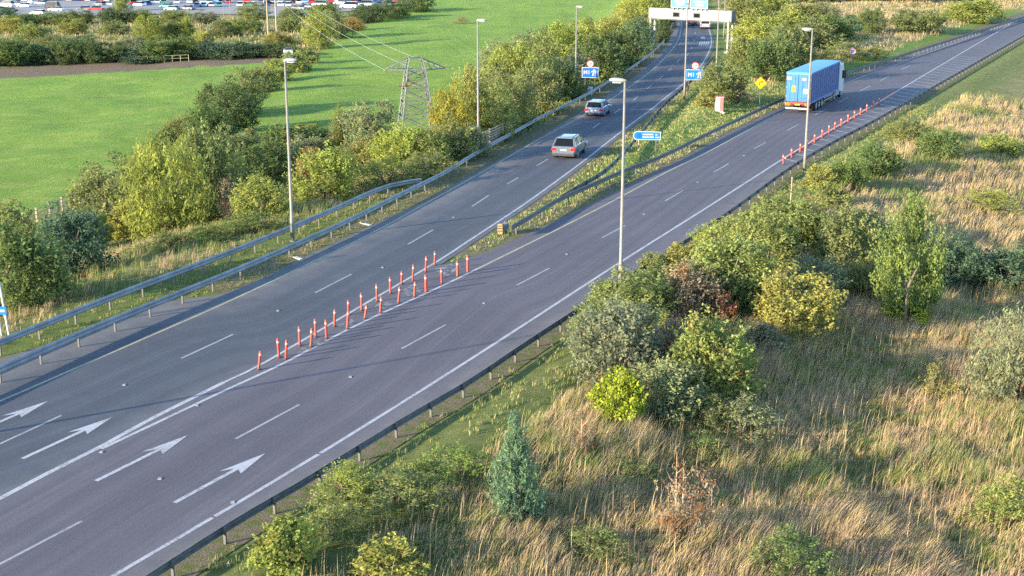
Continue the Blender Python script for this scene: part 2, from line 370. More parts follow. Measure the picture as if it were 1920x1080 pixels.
# ------------------------------------------------------------------ carriageways
def sheet(name, A, B, z, m, nx=8, label=None, edge=None):
    v, f = strip(A, B, nx, z)
    me = np_mesh(name, v, np.array(f), 4)
    n = len(v)//(nx+1); wd = np.hypot(*(resample(A, n=n)-resample(B, n=n)).T)
    u = np.repeat(wd[:, None], nx+1, 1)*np.linspace(0, 1, nx+1)[None]
    set_attr(me, 'u', u.ravel()); set_attr(me, 'v', np.repeat(arcl(resample(A, n=n)), nx+1))
    set_attr(me, 'edge', np.tile(edge if edge is not None else np.zeros(nx+1), n))
    me.materials.append(m); o = link(name, me)
    return tag(o, label, None, None, 'structure')
lw = np.vstack([offset(JOINT, .25)[:-1], offset(LEFT_WHITE, .45)])
e9 = np.array([1,1,.45,.05,0,0,0,.15,.7])
road_l = sheet('motorway_carriageway', LEFT_PAVE, lw, 0.0, M['road_l'], 8, None, e9)
cut = offset(LEFT_WHITE, .15); cut = cut[cut[:, 1] < un(817,493)[1]]
isl = np.vstack([offset(JOINT, .05)[:-1], cut, ISLAND_R])
road_r = sheet('slip_road_carriageway', chaikin(isl, 1), offset(RAIL_R, -.62), 0.004, M['road_r'], 8, None, np.array([.35,.05,0,0,0,0,.05,.25,1]))
# stub of worn paving in the gore, gravel margins and dusty verges
q = NT('stony verge soil'); p = q.pos(); n2 = q.noise(2.2, 5, .7, p); n3 = q.noise(16, 4, .7, p)
c = q.ramp(n3, [(.25, (.07,.055,.035)), (.55, (.17,.135,.095)), (.8, (.28,.235,.18))])
c = q.mix(q.ramp(n2, [(.45, (0,)*3), (.58, (1,)*3)]), c, (.09,.11,.03))
M['verge'] = q.out(c, .95, 0, q.bump(n3, .9, .1), .1)
def verge(name, A, d0, d1, z=-.012, sel=None):
    P = A if sel is None else A[sel]
    v, f = strip(offset(P, d0), offset(P, d1), 2, z)
    return tag(mesh_obj(name, v, f, M['verge']), kind='structure')
yl = LEFT_PAVE[:, 1]
verge('verge_strip_left', LEFT_PAVE, -1.9, .3, -.012, (yl > un(380,556)[1]))
verge('verge_strip_right', RAIL_R, -.85, .55, -.006)
verge('verge_strip_median', ISLAND_R, -1.6, .2, -.012)
verge('verge_strip_island', LEFT_WHITE, .3, 1.25, -.016, (LEFT_WHITE[:, 1] > un(860,465)[1]) & (LEFT_WHITE[:, 1] < un(1300,142)[1]))

# ------------------------------------------------------------------ painted markings, pieces of the carriageways
def marking(name, P, wd, m, parent, z):
    v, f = strip(offset(P, -wd/2), offset(P, wd/2), 1, z)
    return mesh_obj(name, v, f, m, parent)
marking('edge_line', LEFT_YELLOW, .15, M['mark_y'], road_l, .005)
marking('edge_line', LEFT_WHITE, .16, M['mark_c'], road_l, .0085)
marking('edge_line', JOINT, .23, M['mark_c'], road_l, .0085)
marking('edge_line', GORE_TAIL, .17, M['mark_c'], road_r, .0095)
yk = GORE_R[:, 1]; ysp = un(890,507)[1]
marking('edge_line', GORE_R[yk <= ysp+1.6], .17, M['mark_c'], road_r, .009)
marking('edge_line', GORE_R[yk > ysp], .17, M['mark_y'], road_r, .0087)
# the right edge line is broken by thin joints
br = [un(404,968)[:2], un(607,847)[:2]]
sR = arcl(RIGHT_WHITE); cuts = [0]+[sR[np.argmin(((RIGHT_WHITE-b)**2).sum(1))] for b in br]+[sR[-1]]
for a, b in zip(cuts[:-1], cuts[1:]):
    P = np.stack([np.interp(np.linspace(a+.06, b-.06, max(3, int((b-a)/1.5))), sR, RIGHT_WHITE[:, k]) for k in (0, 1)], 1)
    marking('edge_line', P, .165, M['mark_c'], road_r, .0085)
def dash(a, b, parent, z, wd=.125):
    A = un(*a)[:2]; B = un(*b)[:2]; marking('lane_dash', np.array([A, (A+B)/2, B]), wd, M['mark'], parent, z)
for a, b in [((-50,1084),(154,977)),((442,823),(561,759)),((753,654),(836,609)),((969,535),(1030,503)),((1129,446),(1172,423)),((1247,377),(1281,357)),((1338,323),(1366,307)),((1414,279),(1436,267)),((1475,245),(1498,233)),((1527,216),(1548,205)),((1571,193),(1590,183)),((1612,171),(1632,161)),((1650,152),(1668,142)),((1690,131),(1706,123))]:
    dash(a, b, road_r, .0085)
for a, b in [((-45,853),(115,779)),((340,672),(437,627)),((591,549),(659,514)),((765,458),(812,431)),((885,387),(917,366)),((951,345),(972,333)),((1006,311),(1028,298)),((1058,277),(1076,265)),((1112,240),(1124,231)),((1152,212),(1164,204)),((1188,188),(1196,181)),((1214,166),(1222,159)),((1236,148),(1243,142)),((1254,133),(1259,128)),((1270,117),(1274,112)),((1288,104),(1291,100)),((1296,92),(1298,88)),((1301,78),(1302,74)),((1303,64),(1303.5,60)),((1303,50),(1303,46))]:
    dash(a, b, road_l, .0045, .125)
def arrow(tip, tail, parent, z):
    a = un(*tail)[:2]; b = un(*tip)[:2]; L = np.hypot(*(b-a)); t = (b-a)/L; n = np.array([t[1], -t[0]])
    o = [(0,-.09),(0,.09),(L*.66,.09),(L*.61,.40),(L,.0),(L*.57,-.40),(L*.66,-.09)]
    v = [tuple(a+t*s+n*d)+(z,) for s, d in o]
    mesh_obj('direction_arrow', v, [(0,1,2,6),(2,3,4),(2,4,6),(6,4,5)], M['mark_c'], parent)
arrow((498,850),(327,943), road_r, .009); arrow((353,816),(180,902), road_r, .009)
arrow((211,782),(42,860), road_l, .005); arrow((90,752),(-84,827), road_l, .005)
# short stub lines on the far motorway lanes (worn lettering beneath the gantry)
for y0, x0, x1 in ((83,1272,1331),(80,1284,1297),(70,1303,1330)):
    A = un(x0, y0)[:2]; B = un(x1, y0-1)[:2]
    marking('cross_line', np.array([A, (A+B)/2, B]), .3, M['mark'], road_l, .005)
for k in range(5):
    A = un(1311+k*4, 86)[:2]; B = un(1313+k*4, 78)[:2]; marking('worn_letter', np.array([A, (A+B)/2, B]), .25, M['mark'], road_l, .0052)
A = un(1318,73)[:2]; B = un(1318,68)[:2]; marking('worn_letter', np.array([A,(A+B)/2,B]), .7, M['mark'], road_l, .0052)
# hatching beside the right-hand bollards
iH = [i for i in range(len(RIGHT_WHITE)) if RIGHT_WHITE[i, 1] > un(1463,301)[1]]
PH = resample(RIGHT_WHITE[iH], 2.9)[:34]; nH = normals(PH); tH = np.stack([-nH[:, 1], nH[:, 0]], 1)
dR = dist_side(PH[:, 0], PH[:, 1], RAIL_R)
for k in range(len(PH)):
    L = max(.4, -dR[k]*.72); A = PH[k]+nH[k]*.1; B = A+nH[k]*L-tH[k]*L*.85
    marking('hatch_bar', np.array([A, (A+B)/2, B]), .2, M['mark'], road_r, .0080)
q = mat('road stud casting', (.28,.28,.28), .5, .3, .2, 5)
sb = MB(); sb.box(-.07,.07,-.09,.09,0,.02); sb.box(-.05,.05,-.06,.06,.02,.032); sm = sb.data('road_stud', q)
for px, py, par in [(521,583,road_l),(907,569,road_r),(300,898,road_r),(437,942,road_r),(657,707,road_r),(850,408,road_l),(717,502,road_l),(233,722,road_l),(1062,477,road_r),(1207,402,road_r),(190,848,road_r),(369,760,road_r),(885,712,road_r),(1308,342,road_r),(1395,292,road_r)]:
    o = link('road_stud', sm, par); P = un(px, py); o.location = (P[0], P[1], .005)
# torn patches of old hatch paint in the gore
q = NT('scuffed gore paint'); p = q.pos(); f = q.noise(3.0, 5, .75, p)
k = q.ramp(f, [(.46, (.075,.072,.08)), (.62, (.24,.24,.24))]); M['gore_paint'] = q.out(k, .8, 0, None, .2)
for pts in [((508,688),(560,660),(572,655),(520,682)),((563,655),(600,636),(612,640),(580,655)),((627,612),(660,598),(672,606),(640,614)),((700,575),(718,563),(737,570),(712,584)),((752,545),(775,532),(795,543),(768,558)),((812,505),(845,494),(868,500),(835,520))]:
    v = [un(a, b, .0105) for a, b in pts]; mesh_obj('worn_chevron', v, [(0,1,2,3)], M['gore_paint'], road_r)

# ------------------------------------------------------------------ crash barriers
WB = [(0,.42),(.065,.475),(.065,.53),(.01,.59),(.065,.65),(.065,.705),(0,.76),(-.02,.76),(.045,.70),(.045,.655),(-.012,.59),(.045,.525),(.045,.48),(-.02,.42)]
pm = MB(); pm.box(-.045,.045,-.03,.03,-.6,.72); pm.box(-.055,.02,-.05,.05,.50,.68); POSTM = pm.data('post', M['galv_dull'])
def barrier(P, face, label, cat='crash barrier', spacing=2.5, hs=1.0, mname='galv', post0=1.0, group='crash barriers along the roads'):
    P = resample(P, 1.0); N = normals(P)*face; g = terrain(P[:, 0], P[:, 1]); g = np.where(np.abs(g) < .6, np.maximum(g, -.05), g)
    base = np.array([P[0, 0], P[0, 1], 0.0]); t = thing('crash_barrier', label, cat, base, 0, group)
    secs = [[(P[i, 0]+N[i, 0]*a-base[0], P[i, 1]+N[i, 1]*a-base[1], .76*hs+(zz-.76)*(.8 if hs < 1 else 1)) for a, zz in WB] for i in range(len(P))]
    MB().loft(secs).build('rail', M[mname], t)
    s = arcl(P); d = post0
    while d < s[-1]-.2:
        x, y = np.interp(d, s, P[:, 0]), np.interp(d, s, P[:, 1]); i = min(int(np.searchsorted(s, d)), len(P)-1)
        o = link('post', POSTM, t); o.scale = (1, 1, hs); o.location = (x-N[i, 0]*.05-base[0], y-N[i, 1]*.05-base[1], 0); o.rotation_euler = (0, 0, math.atan2(N[i, 1], N[i, 0])); d += spacing
    return t
barrier(RAIL_R, -1, 'long grey crash barrier along the grass bank right of the slip road', mname='galv_dull', hs=.79)
barrier(RAIL_L1, 1, 'outer of two grey crash barriers left of the motorway, ending before the pylon bushes', spacing=2.6)
barrier(RAIL_L2, 1, 'inner grey crash barrier running the whole left edge of the motorway up to the gantry', spacing=2.6)
barrier(RAIL_M1, 1, 'grey crash barrier between grass island and slip road, starting at the yellow terminal', mname='galv_dull')
barrier(RAIL_M2, -1, 'dark crash barrier on the grass island beside the motorway, behind the blue arrow sign', mname='galv_dull')
# ------------------------------------------------------------------ small builders
def text_data(txt, size, m, name='lettering', bold=0.0):
    cu = bpy.data.curves.new(name, 'FONT'); cu.body = txt; cu.size = size; cu.align_x = 'CENTER'; cu.align_y = 'CENTER'; cu.extrude = .004; cu.offset = bold; cu.resolution_u = 3
    o = bpy.data.objects.new(name, cu); col.objects.link(o); bpy.context.view_layer.update()
    me = bpy.data.meshes.new_from_object(o.evaluated_get(bpy.context.evaluated_depsgraph_get())); bpy.data.objects.remove(o)
    me.name = name; me.transform(Matrix.Rotation(math.pi/2, 4, 'X')); me.materials.clear(); me.materials.append(m); return me
def lettering(txt, size, m, parent, x, y, z, bold=0.0):
    o = link('lettering', text_data(txt, size, m, 'lettering', bold), parent); o.location = (x, y, z); return o
def disc(mb, cx, cz, r, y0, y1, n=24, m=0):
    return mb.prism([(cx+r*math.cos(2*math.pi*k/n), cz+r*math.sin(2*math.pi*k/n)) for k in range(n)][::-1], y0, y1, m)
def ring_plate(parent, cx, cz, r, y):
    a = MB(); disc(a, cx, cz, r, y-.012, y+.012); o = a.build('roundel', M['sign_red'], parent)
    b = MB(); disc(b, cx, cz, r*.80, y-.018, y-.013); b.build('roundel_face', M['white'], o); return o

# ------------------------------------------------------------------ lamp columns
pb = MB(); pb.poly([(0,0,0),(0,0,1.4),(0,0,1.45),(0,0,10.55)], [.125,.12,.095,.055], 10); pb.box(-.2,.2,-.2,.2,0,.03)
POLEM = pb.data('pole', M['pole'], True)
dm = MB(); dm.box(-.06,.06,-.135,-.11,.5,1.1); DOORM = dm.data('access_door', M['galv_dull'])
hb = MB(); secs = []
for x, wy, z0, z1 in [(-.08,.05,10.52,10.60),(0,.08,10.49,10.64),(.12,.13,10.47,10.68),(.35,.17,10.47,10.70),(.58,.155,10.49,10.69),(.74,.10,10.52,10.66),(.80,.03,10.56,10.62)]:
    zc = (z0+z1)/2; hh = (z1-z0)/2
    secs.append([(x, wy*math.cos(a), zc+hh*math.sin(a)) for a in np.linspace(0, 2*math.pi, 13)[:-1]])
hb.loft(secs); HEADM = hb.data('lamp_head', M['lamp'], True)
lb = MB(); lb.box(.18,.62,-.11,.11,10.455,10.475); LENSM = lb.data('lens', M['lampglass'])
def lamp(p, rz, label, k=1.0):
    t = thing('lamp_column', label, 'street lamp', p, rz, 'tall lamp columns along the motorway'); t.scale = (1, 1, k)
    link('pole', POLEM, t); link('access_door', DOORM, t); h = link('lamp_head', HEADM, t); link('lens', LENSM, h)
    return t
def lamp_px(px, py, top, rz, label):
    p = at(px, py); k = 1.0
    for _ in range(6):
        _, yt, _ = proj(p[0], p[1], p[2]+10.65*k); k *= (py-top)/(py-float(yt))
    return lamp(p, rz, label, k)
lamp_px(549,452,110, -R(20), 'tall pale lamp column between the two left crash barriers, nearest on the left')
lamp_px(1163,548,148, R(165), 'tall pale lamp column behind the slip road barrier, largest in the middle of the picture')
lamp_px(1508,322,53, R(165), 'tall pale lamp column in front of the blue lorry')
lamp_px(897,280,36, -R(20), 'tall lamp column left of the motorway, right of the pylon, before the olive trees')
lamp_px(1079,187,11, -R(20), 'tall lamp column standing just left of the small blue motorway sign')
lamp_px(1283,188,5, R(170), 'tall lamp column on the grass island left of the blue sign with roundel, below the gantry')
lamp_px(1343,134,-20, R(170), 'lamp column beside the right leg of the gantry')
lamp_px(1357,72,-35, R(170), 'farthest thin lamp column just inside the right leg of the gantry')
lamp(np.array([-28.3, 42.4, -.05]), -R(20), 'lamp column left of the motorway, outside the picture, casting a long shadow', .98)

# ------------------------------------------------------------------ orange delineator posts
bb = MB(); bb.poly([(0,0,0),(0,0,.03),(0,0,.05),(0,0,.70),(0,0,.74)], [.06,.06,.055,.058,.04], 8); BODM = bb.data('body', M['orange'], True)
fb = MB(); fb.poly([(0,0,0),(0,0,.025),(0,0,.05)], [.12,.11,.06], 10); FOOTM = fb.data('foot', M['dark'])
n1 = MB(); n1.tube((0,0,.56),(0,0,.64),.061,.061,8); BANDM = n1.data('reflective_band', M['band'])
DEL = [(485,693,490,658),(523,670,522,635),(536,673,539,637),(562,648,562,613),(583,650,586,615),(592,632,592,598),(612,635,612,600),(627,612,629,580),(651,617,654,582),(653,590,654,563),(678,582,678,550),(684,598,688,572),(707,565,707,533),(713,587,716,556),(732,550,732,520),(747,568,750,538),(753,533,754,509),(774,527,776,496),(777,557,779,528),(798,510,800,481),(799,547,799,515),(815,497,816,472),(828,532,828,503),(858,518,858,490),(877,510,877,480)]
where = {0:'nearest of the orange posts, at the tip of the gore, leaning right', 24:'thick bright red post at the island tip, farthest on the slip road side', 23:'orange post second from the island end, slip road side', 22:'orange post third from the island end, slip road side', 21:'farthest orange post on the motorway side of the gore'}
side = [1,0,1,0,1,0,1,0,1,0,0,1,0,1,0,1,0,0,1,0,1,0,1,1,1]
ords = ['first','second','third','fourth','fifth','sixth','seventh','eighth','ninth','tenth','eleventh','twelfth','thirteenth','fourteenth','fifteenth']
cnt = [0, 0]
for i, (bx, by, tx, ty) in enumerate(DEL):
    p = un(bx, by, .01); cnt[side[i]] += 1
    lab = where.get(i) or 'orange delineator post, %s from the near tip, %s side of the gore' % (ords[cnt[side[i]]-1], ('motorway', 'slip road')[side[i]])
    t = thing('delineator_post', lab, 'delineator', p, 0, 'orange delineator posts on the gore')
    lean = math.atan2(tx-bx, by-ty)
    link('foot', FOOTM, t); k = max(.8, min(1.35, (by-ty)/ppm(p)/.74/.95)); r = 1.35 if i in (24, 20, 23) else 1.0
    o = link('body', BODM, t); o.rotation_euler = (random.uniform(-.06,.06), lean, 0); o.scale = (r, r, k)
    link('reflective_band', BANDM, o)
RB = [(1468.6,308),(1484,296),(1500,286),(1513,277),(1527,268),(1541,259),(1554,250.5),(1565,244),(1577,237),(1590,229.5),(1602,222.5),(1613,216.5),(1625,209.5),(1637,202.5),(1648,196.5)]
for i, (x, y) in enumerate(RB):
    p = un(x, y, .01)
    t = thing('delineator_post', 'short orange post on the hatched right shoulder, %s from the near end' % ords[i], 'delineator', p, 0, 'orange delineator posts on the hatched shoulder')
    link('foot', FOOTM, t); o = link('body', BODM, t); o.scale = (1.25,1.25,1.06); o.rotation_euler = (0, random.uniform(-.03,.03), 0); link('reflective_band', BANDM, o)
iB = [i for i in range(len(RIGHT_WHITE)) if un(1463,301)[1] < RIGHT_WHITE[i, 1] < un(1680,172)[1]]
v, f = strip(offset(RIGHT_WHITE[iB], -.02), offset(RIGHT_WHITE[iB], .16), 1, .06)
kb = MB(); PK = RIGHT_WHITE[iB]; NK = normals(PK)
kb.loft([[(PK[i,0]+NK[i,0]*a, PK[i,1]+NK[i,1]*a, z) for a, z in ((-.02,.002),(.0,.10),(.17,.10),(.19,.002))] for i in range(len(PK))])
tag(kb.build('separator_kerb', mat('faded orange rubber kerb', (.55,.25,.18), .8, 0, .25, 2)), 'low faded orange kerb joining the posts of the hatched shoulder', 'kerb')

# ------------------------------------------------------------------ yellow crash terminal and drain slabs
p = un(939,441); t = thing('crash_terminal', 'dull yellow crash terminal at the near end of the island barrier', 'crash terminal', p, -R(27)); t.scale = (.85,.85,.9)
a = MB(); a.prism([(-.19,.08),(.19,.08),(.22,.2),(.22,.7),(.17,.80),(-.17,.80),(-.22,.7),(-.22,.2)], -.12, .14); a.build('nose', M['yellow'], t, bevel=.02)
a = MB(); a.box(-.19,.19,.14,.95,.25,.72); a.build('body', M['galv'], t, bevel=.03)
a = MB(); a.box(-.16,-.06,.2,.4,0,.26); a.build('leg', M['galv_dull'], t); a = MB(); a.box(.06,.16,.5,.7,0,.26); a.build('leg', M['galv_dull'], t)
for k, zz in enumerate((.3,.5,.66)):
    a = MB(); a.prism([(-.2,zz-.06),(.2,zz),(.2,zz+.06),(-.2,zz)], -.128, -.122); a.build('chevron', M['sign_black'], t)
for x, y, lab in ((556,484,'pale concrete drain slab on the verge below the nearest left lamp column'),(686,421,'pale concrete drain slab between barrier and motorway, farther of the two'),(1352,211,'flat pale slab on the grass beside the pale cabinet with red side')):
    p = at(x, y); t = thing('drain_slab', lab, 'drain', p, -R(50))
    a = MB(); a.box(-.55,.55,-.13,.13,-.05,.07); a.build('slab', M['concrete'], t, bevel=.02)
    a = MB(); a.box(-.45,-.2,-.09,.09,.07,.085); a.build('grating', M['dark'], t)

# ------------------------------------------------------------------ signs
def mway_symbol(parent, x, z, s, y):
    a = MB()
    for sx in (-1, 1): a.prism([(x+sx*.10*s, z-.5*s), (x+sx*.30*s, z-.5*s), (x+sx*.13*s, z+.5*s), (x+sx*.05*s, z+.5*s)][::sx], y-.006, y)
    a.prism([(x-.5*s, z-.02*s), (x-.3*s, z+.16*s), (x+.3*s, z+.16*s), (x+.5*s, z-.02*s), (x+.5*s, z+.1*s), (x+.3*s, z+.28*s), (x-.3*s, z+.28*s), (x-.5*s, z+.1*s)][::-1], y-.012, y-.007)
    a.build('motorway_symbol', M['white'], parent)
def mway_sign(px, py, label, W, H, z0, rr, rz, posts, bright):
    p = at(px, py); t = thing('motorway_sign', label, 'road sign', p, rz)
    for x in posts: MB().tube((x,.05,-.3),(x,.05,z0+H+.2),.045).build('post', M['galv_dull'], t)
    MB().tube((0,.05,z0+H-.2),(0,.05,z0+H+rr*2-.1),.035).build('post', M['galv_dull'], t)
    b = MB().box(-W/2,W/2,-.02,.0,z0,z0+H).build('panel', M['white'], t, bevel=.01)
    g = .055*W/2*2; MB().box(-W/2+.06,W/2-.06,-.026,-.021,z0+.06,z0+H-.06).build('panel_face', M[bright], b)
    lettering('M1', H*.52, M['white'], t, -W*.20, -.03, z0+H*.5, .008)
    mway_symbol(t, W*.24, z0+H*.5, H*.62, -.03)
    ring_plate(t, 0, z0+H+rr-.02, rr, -.01); lettering('120', rr*.72, M['sign_black'], t, 0, -.033, z0+H+rr-.02, .004)
mway_sign(1106,177,'small blue motorway sign with speed roundel on two posts before dark trees',1.85,1.15,1.85,.40,-R(6),(-.55,.55),'blue_sign')
mway_sign(1302,171,'blue motorway sign with speed roundel half hidden by the bush on the island',2.1,1.2,1.25,.43,-R(4),(-.7,.7),'blue_bright')
p = at(1106,178); t = thing('roadside_cabinet', 'small white cabinet below the small blue motorway sign', 'cabinet', p+np.array([0,-.3,0]), -R(6))
MB().box(-.28,.28,-.2,.2,0,1.0).build('housing', M['white'], t, bevel=.02); MB().box(-.05,.12,-.212,-.201,.25,.6).build('hatch', M['timber'], t); MB().box(-.3,.3,-.22,.22,1.0,1.06).build('lid', M['dark'], t)
# pointed blue direction sign
p = at(1213,283); t = thing('direction_sign', 'long pale blue direction sign with rounded left end on the grass island', 'road sign', p, -R(3))
for x in (-.7, .75): MB().tube((x,.04,-.3),(x,.04,1.15),.05).build('post', M['timber'] if x < 0 else M['galv_dull'], t)
H0, H1 = .92, 1.62; zc = (H0+H1)/2
out = [(1.12,H0),(1.12,H1),(-.85,H1+.05)]+[(-.85-.33*math.sin(a), zc+.025+(.375)*math.cos(a)) for a in np.linspace(.3, math.pi-.3, 7)]+[(-.85,H0+.02)]
a = MB().prism(out, -.02, 0); a.build('panel', M['white'], t)
inn = [(x*.955-.005, zc+(z-zc)*.86) for x, z in out]; a = MB().prism(inn, -.027, -.021); fc = a.build('panel_face', M['blue_bright'], t)
a = MB(); disc(a, -.70, zc+.03, .21, -.034, -.028); a.build('junction_disc', M['blue_sign'], t)
a = MB()
for x0, x1, zz in [(-.40,-.05,zc+.12),(.0,.5,zc+.12),(-.40,.15,zc-.10),(.22,.55,zc-.10),(.68,.95,zc-.12),(.68,.80,zc+.1)]:
    x = x0
    while x < x1: a.box(x, x+.055, -.033, -.028, zz-.06, zz+.06); x += .085
a.build('worn_lettering', M['white'], t)
# yellow diamond warning sign
p = at(1424,201); t = thing('warning_sign', 'yellow diamond bend warning sign on a post left of the slip road', 'road sign', p, -R(8))
MB().tube((0,.04,-.3),(0,.04,2.6),.045).build('post', M['galv_dull'], t)
zc, d = 2.5, .68
MB().prism([(0,zc-d),(d,zc),(0,zc+d),(-d,zc)], -.015, .0).build('panel', M['sign_black'], t)
dd = d*.93; MB().prism([(0,zc-dd),(dd,zc),(0,zc+dd),(-dd,zc)], -.021, -.016).build('panel_face', M['sign_yellow'], t)
a = MB()
pts = [(-.12+.0,zc-.24),(-.12,zc-.02),(-.06,zc+.08),(.04,zc+.12),(.12,zc+.12)]
for (x0,z0),(x1,z1) in zip(pts[:-1], pts[1:]):
    L = math.hypot(x1-x0, z1-z0); nx, nz = -(z1-z0)/L*.045, (x1-x0)/L*.045
    a.add([(x0+nx,-.024,z0+nz),(x1+nx,-.024,z1+nz),(x1-nx,-.024,z1-nz),(x0-nx,-.024,z0-nz)], [(0,1,2,3)])
a.add([(.10,-.024,zc+.25),(.27,-.024,zc+.12),(.10,-.024,zc-.01)], [(0,1,2)]); a.build('bend_arrow', M['sign_black'], t)
# round sign far right
p = at(1597,121); t = thing('speed_sign', 'round red-ringed sign on two posts by the barrier behind the lorry cab', 'road sign', p, -R(10))
for x in (-.17,.17): MB().tube((x,.05,-.3),(x,.05,1.5),.05).build('post', M['galv_dull'], t)
ring_plate(t, 0, 1.75, .52, 0); lettering('60', .5, M['sign_black'], t, 0, -.024, 1.75, .01)
# pink-white cabinet on the island
p = at(1349,209); t = thing('control_cabinet', 'pale cabinet with dark red side standing below the island bush', 'cabinet', p, -R(12))
MB().box(-.40,.40,-.3,.3,0,1.5).build('housing', mat('cream cabinet paint', (.40,.35,.32), .5, 0, .1, 2), t, bevel=.02)
MB().box(-.37,.02,-.315,-.301,.08,1.42).build('door', M['white'], t); MB().box(.05,.37,-.315,-.301,.08,1.42).build('door', mat('faded red door', (.34,.12,.11), .6, 0, .15, 2), t)
MB().box(.401,.41,-.28,.28,.05,1.45).build('side_panel', mat('maroon panel', (.28,.05,.06), .6, 0, .2, 2), t); MB().box(-.44,.44,-.34,.34,1.5,1.56).build('lid', mat('maroon lid', (.24,.06,.06), .6, 0, .2, 2), t)
p = at(1341,205); t = thing('marker_post', 'short pale post beside the pale cabinet with red side', 'marker post', p); MB().box(-.05,.05,-.04,.04,-.2,.75).build('stake', M['white'], t); MB().box(-.045,.045,-.046,-.041,.5,.65).build('reflector', M['redlight'], t)
# two leaning pale posts with a blue plate at the left edge
p = at(11,632); t = thing('post_sign', 'two pale leaning posts with a small blue plate at the left edge', 'road sign', p, 0)
for x, L in ((-.15, 2.55), (.19, 2.65)): MB().tube((x,0,-.4),(x-.28,.1,L),.05).build('post', M['white'], t)
MB().box(-.32,.18,-.1,-.07,1.12,1.5).build('plate', M['blue_bright'], t); MB().box(-.25,.1,-.106,-.101,1.25,1.36).build('plate_print', M['white'], t)

# ------------------------------------------------------------------ gantry
gl = un(1219,90); gr = un(1364,99); gd = gr-gl; GL = float(np.hypot(gd[0], gd[1])); gz = math.atan2(gd[1], gd[0])
t = thing('sign_gantry', 'white overhead gantry with two blue sign boards across the far motorway', 'gantry', gl, gz)
Z0, Z1 = 4.45, 6.0
for x in (0, GL):
    for y in (0, 1.3): MB().box(x-.16,x+.16,y-.16,y+.16,-.4,Z0+.2).build('leg', M['gantry'], t, bevel=.03)
    MB().box(x-.35,x+.35,-.4,1.7,-.4,.15).build('footing', M['concrete'], t)
    for k in range(4): MB().tube((x,0,.8+k*.9),(x,1.3,1.7+k*.9),.05).build('brace', M['galv_dull'], t)
MB().box(-.45,GL+.45,.05,1.25,Z0+.05,Z1-.05).build('beam_core', M['galv_dull'], t)
npan = 12; pw = (GL+.8)/npan
for k in range(npan):
    x = -.4+k*pw; MB().box(x+.015,x+pw-.015,-.02,.05,Z0,Z1).build('panel', M['gantry'], t, bevel=.01)
for k in (3.6, 6.6):
    x = -.4+k*pw; b = MB().box(x,x+1.15,-.07,-.021,Z0+.35,Z0+1.05).build('lane_display', M['dark'], t); MB().box(x+.12,x+1.03,-.078,-.071,Z0+.45,Z0+.95).build('display_glass', M['glass'], b)
for k in range(14):
    x = -.3+k*(GL+.6)/13; MB().tube((x,.6,Z1-.06),(x,.6,Z1+.0),.03).build('bolt', M['galv_dull'], t)
MB().box(-.4,GL+.4,-.3,-.05,Z0-.12,Z0-.06).build('walkway', M['galv_dull'], t)
for x0 in (3.55, 6.75):
    b = MB().box(x0,x0+2.95,-.35,-.28,Z1+.18,Z1+3.3).build('sign_board', M['white'], t, bevel=.02)
    MB().box(x0+.1,x0+2.85,-.36,-.352,Z1+.28,Z1+3.2).build('board_face', M['blue_bright'], b)
    for k in range(4): MB().box(x0+.3+k*.75,x0+.42+k*.75,-.27,.2,Z1-.1,Z1+.5).build('bracket', M['galv'], t)
    a = MB()
    for zz, xs in ((.55, (.9,2.1)), (1.0, (.6,2.4)), (1.75,(.5,2.5))):
        x = x0+xs[0]
        while x < x0+xs[1]: a.box(x,x+.13,-.366,-.361,Z1+zz,Z1+zz+.28); x += .2
    a.build('worn_lettering', M['white'], t)

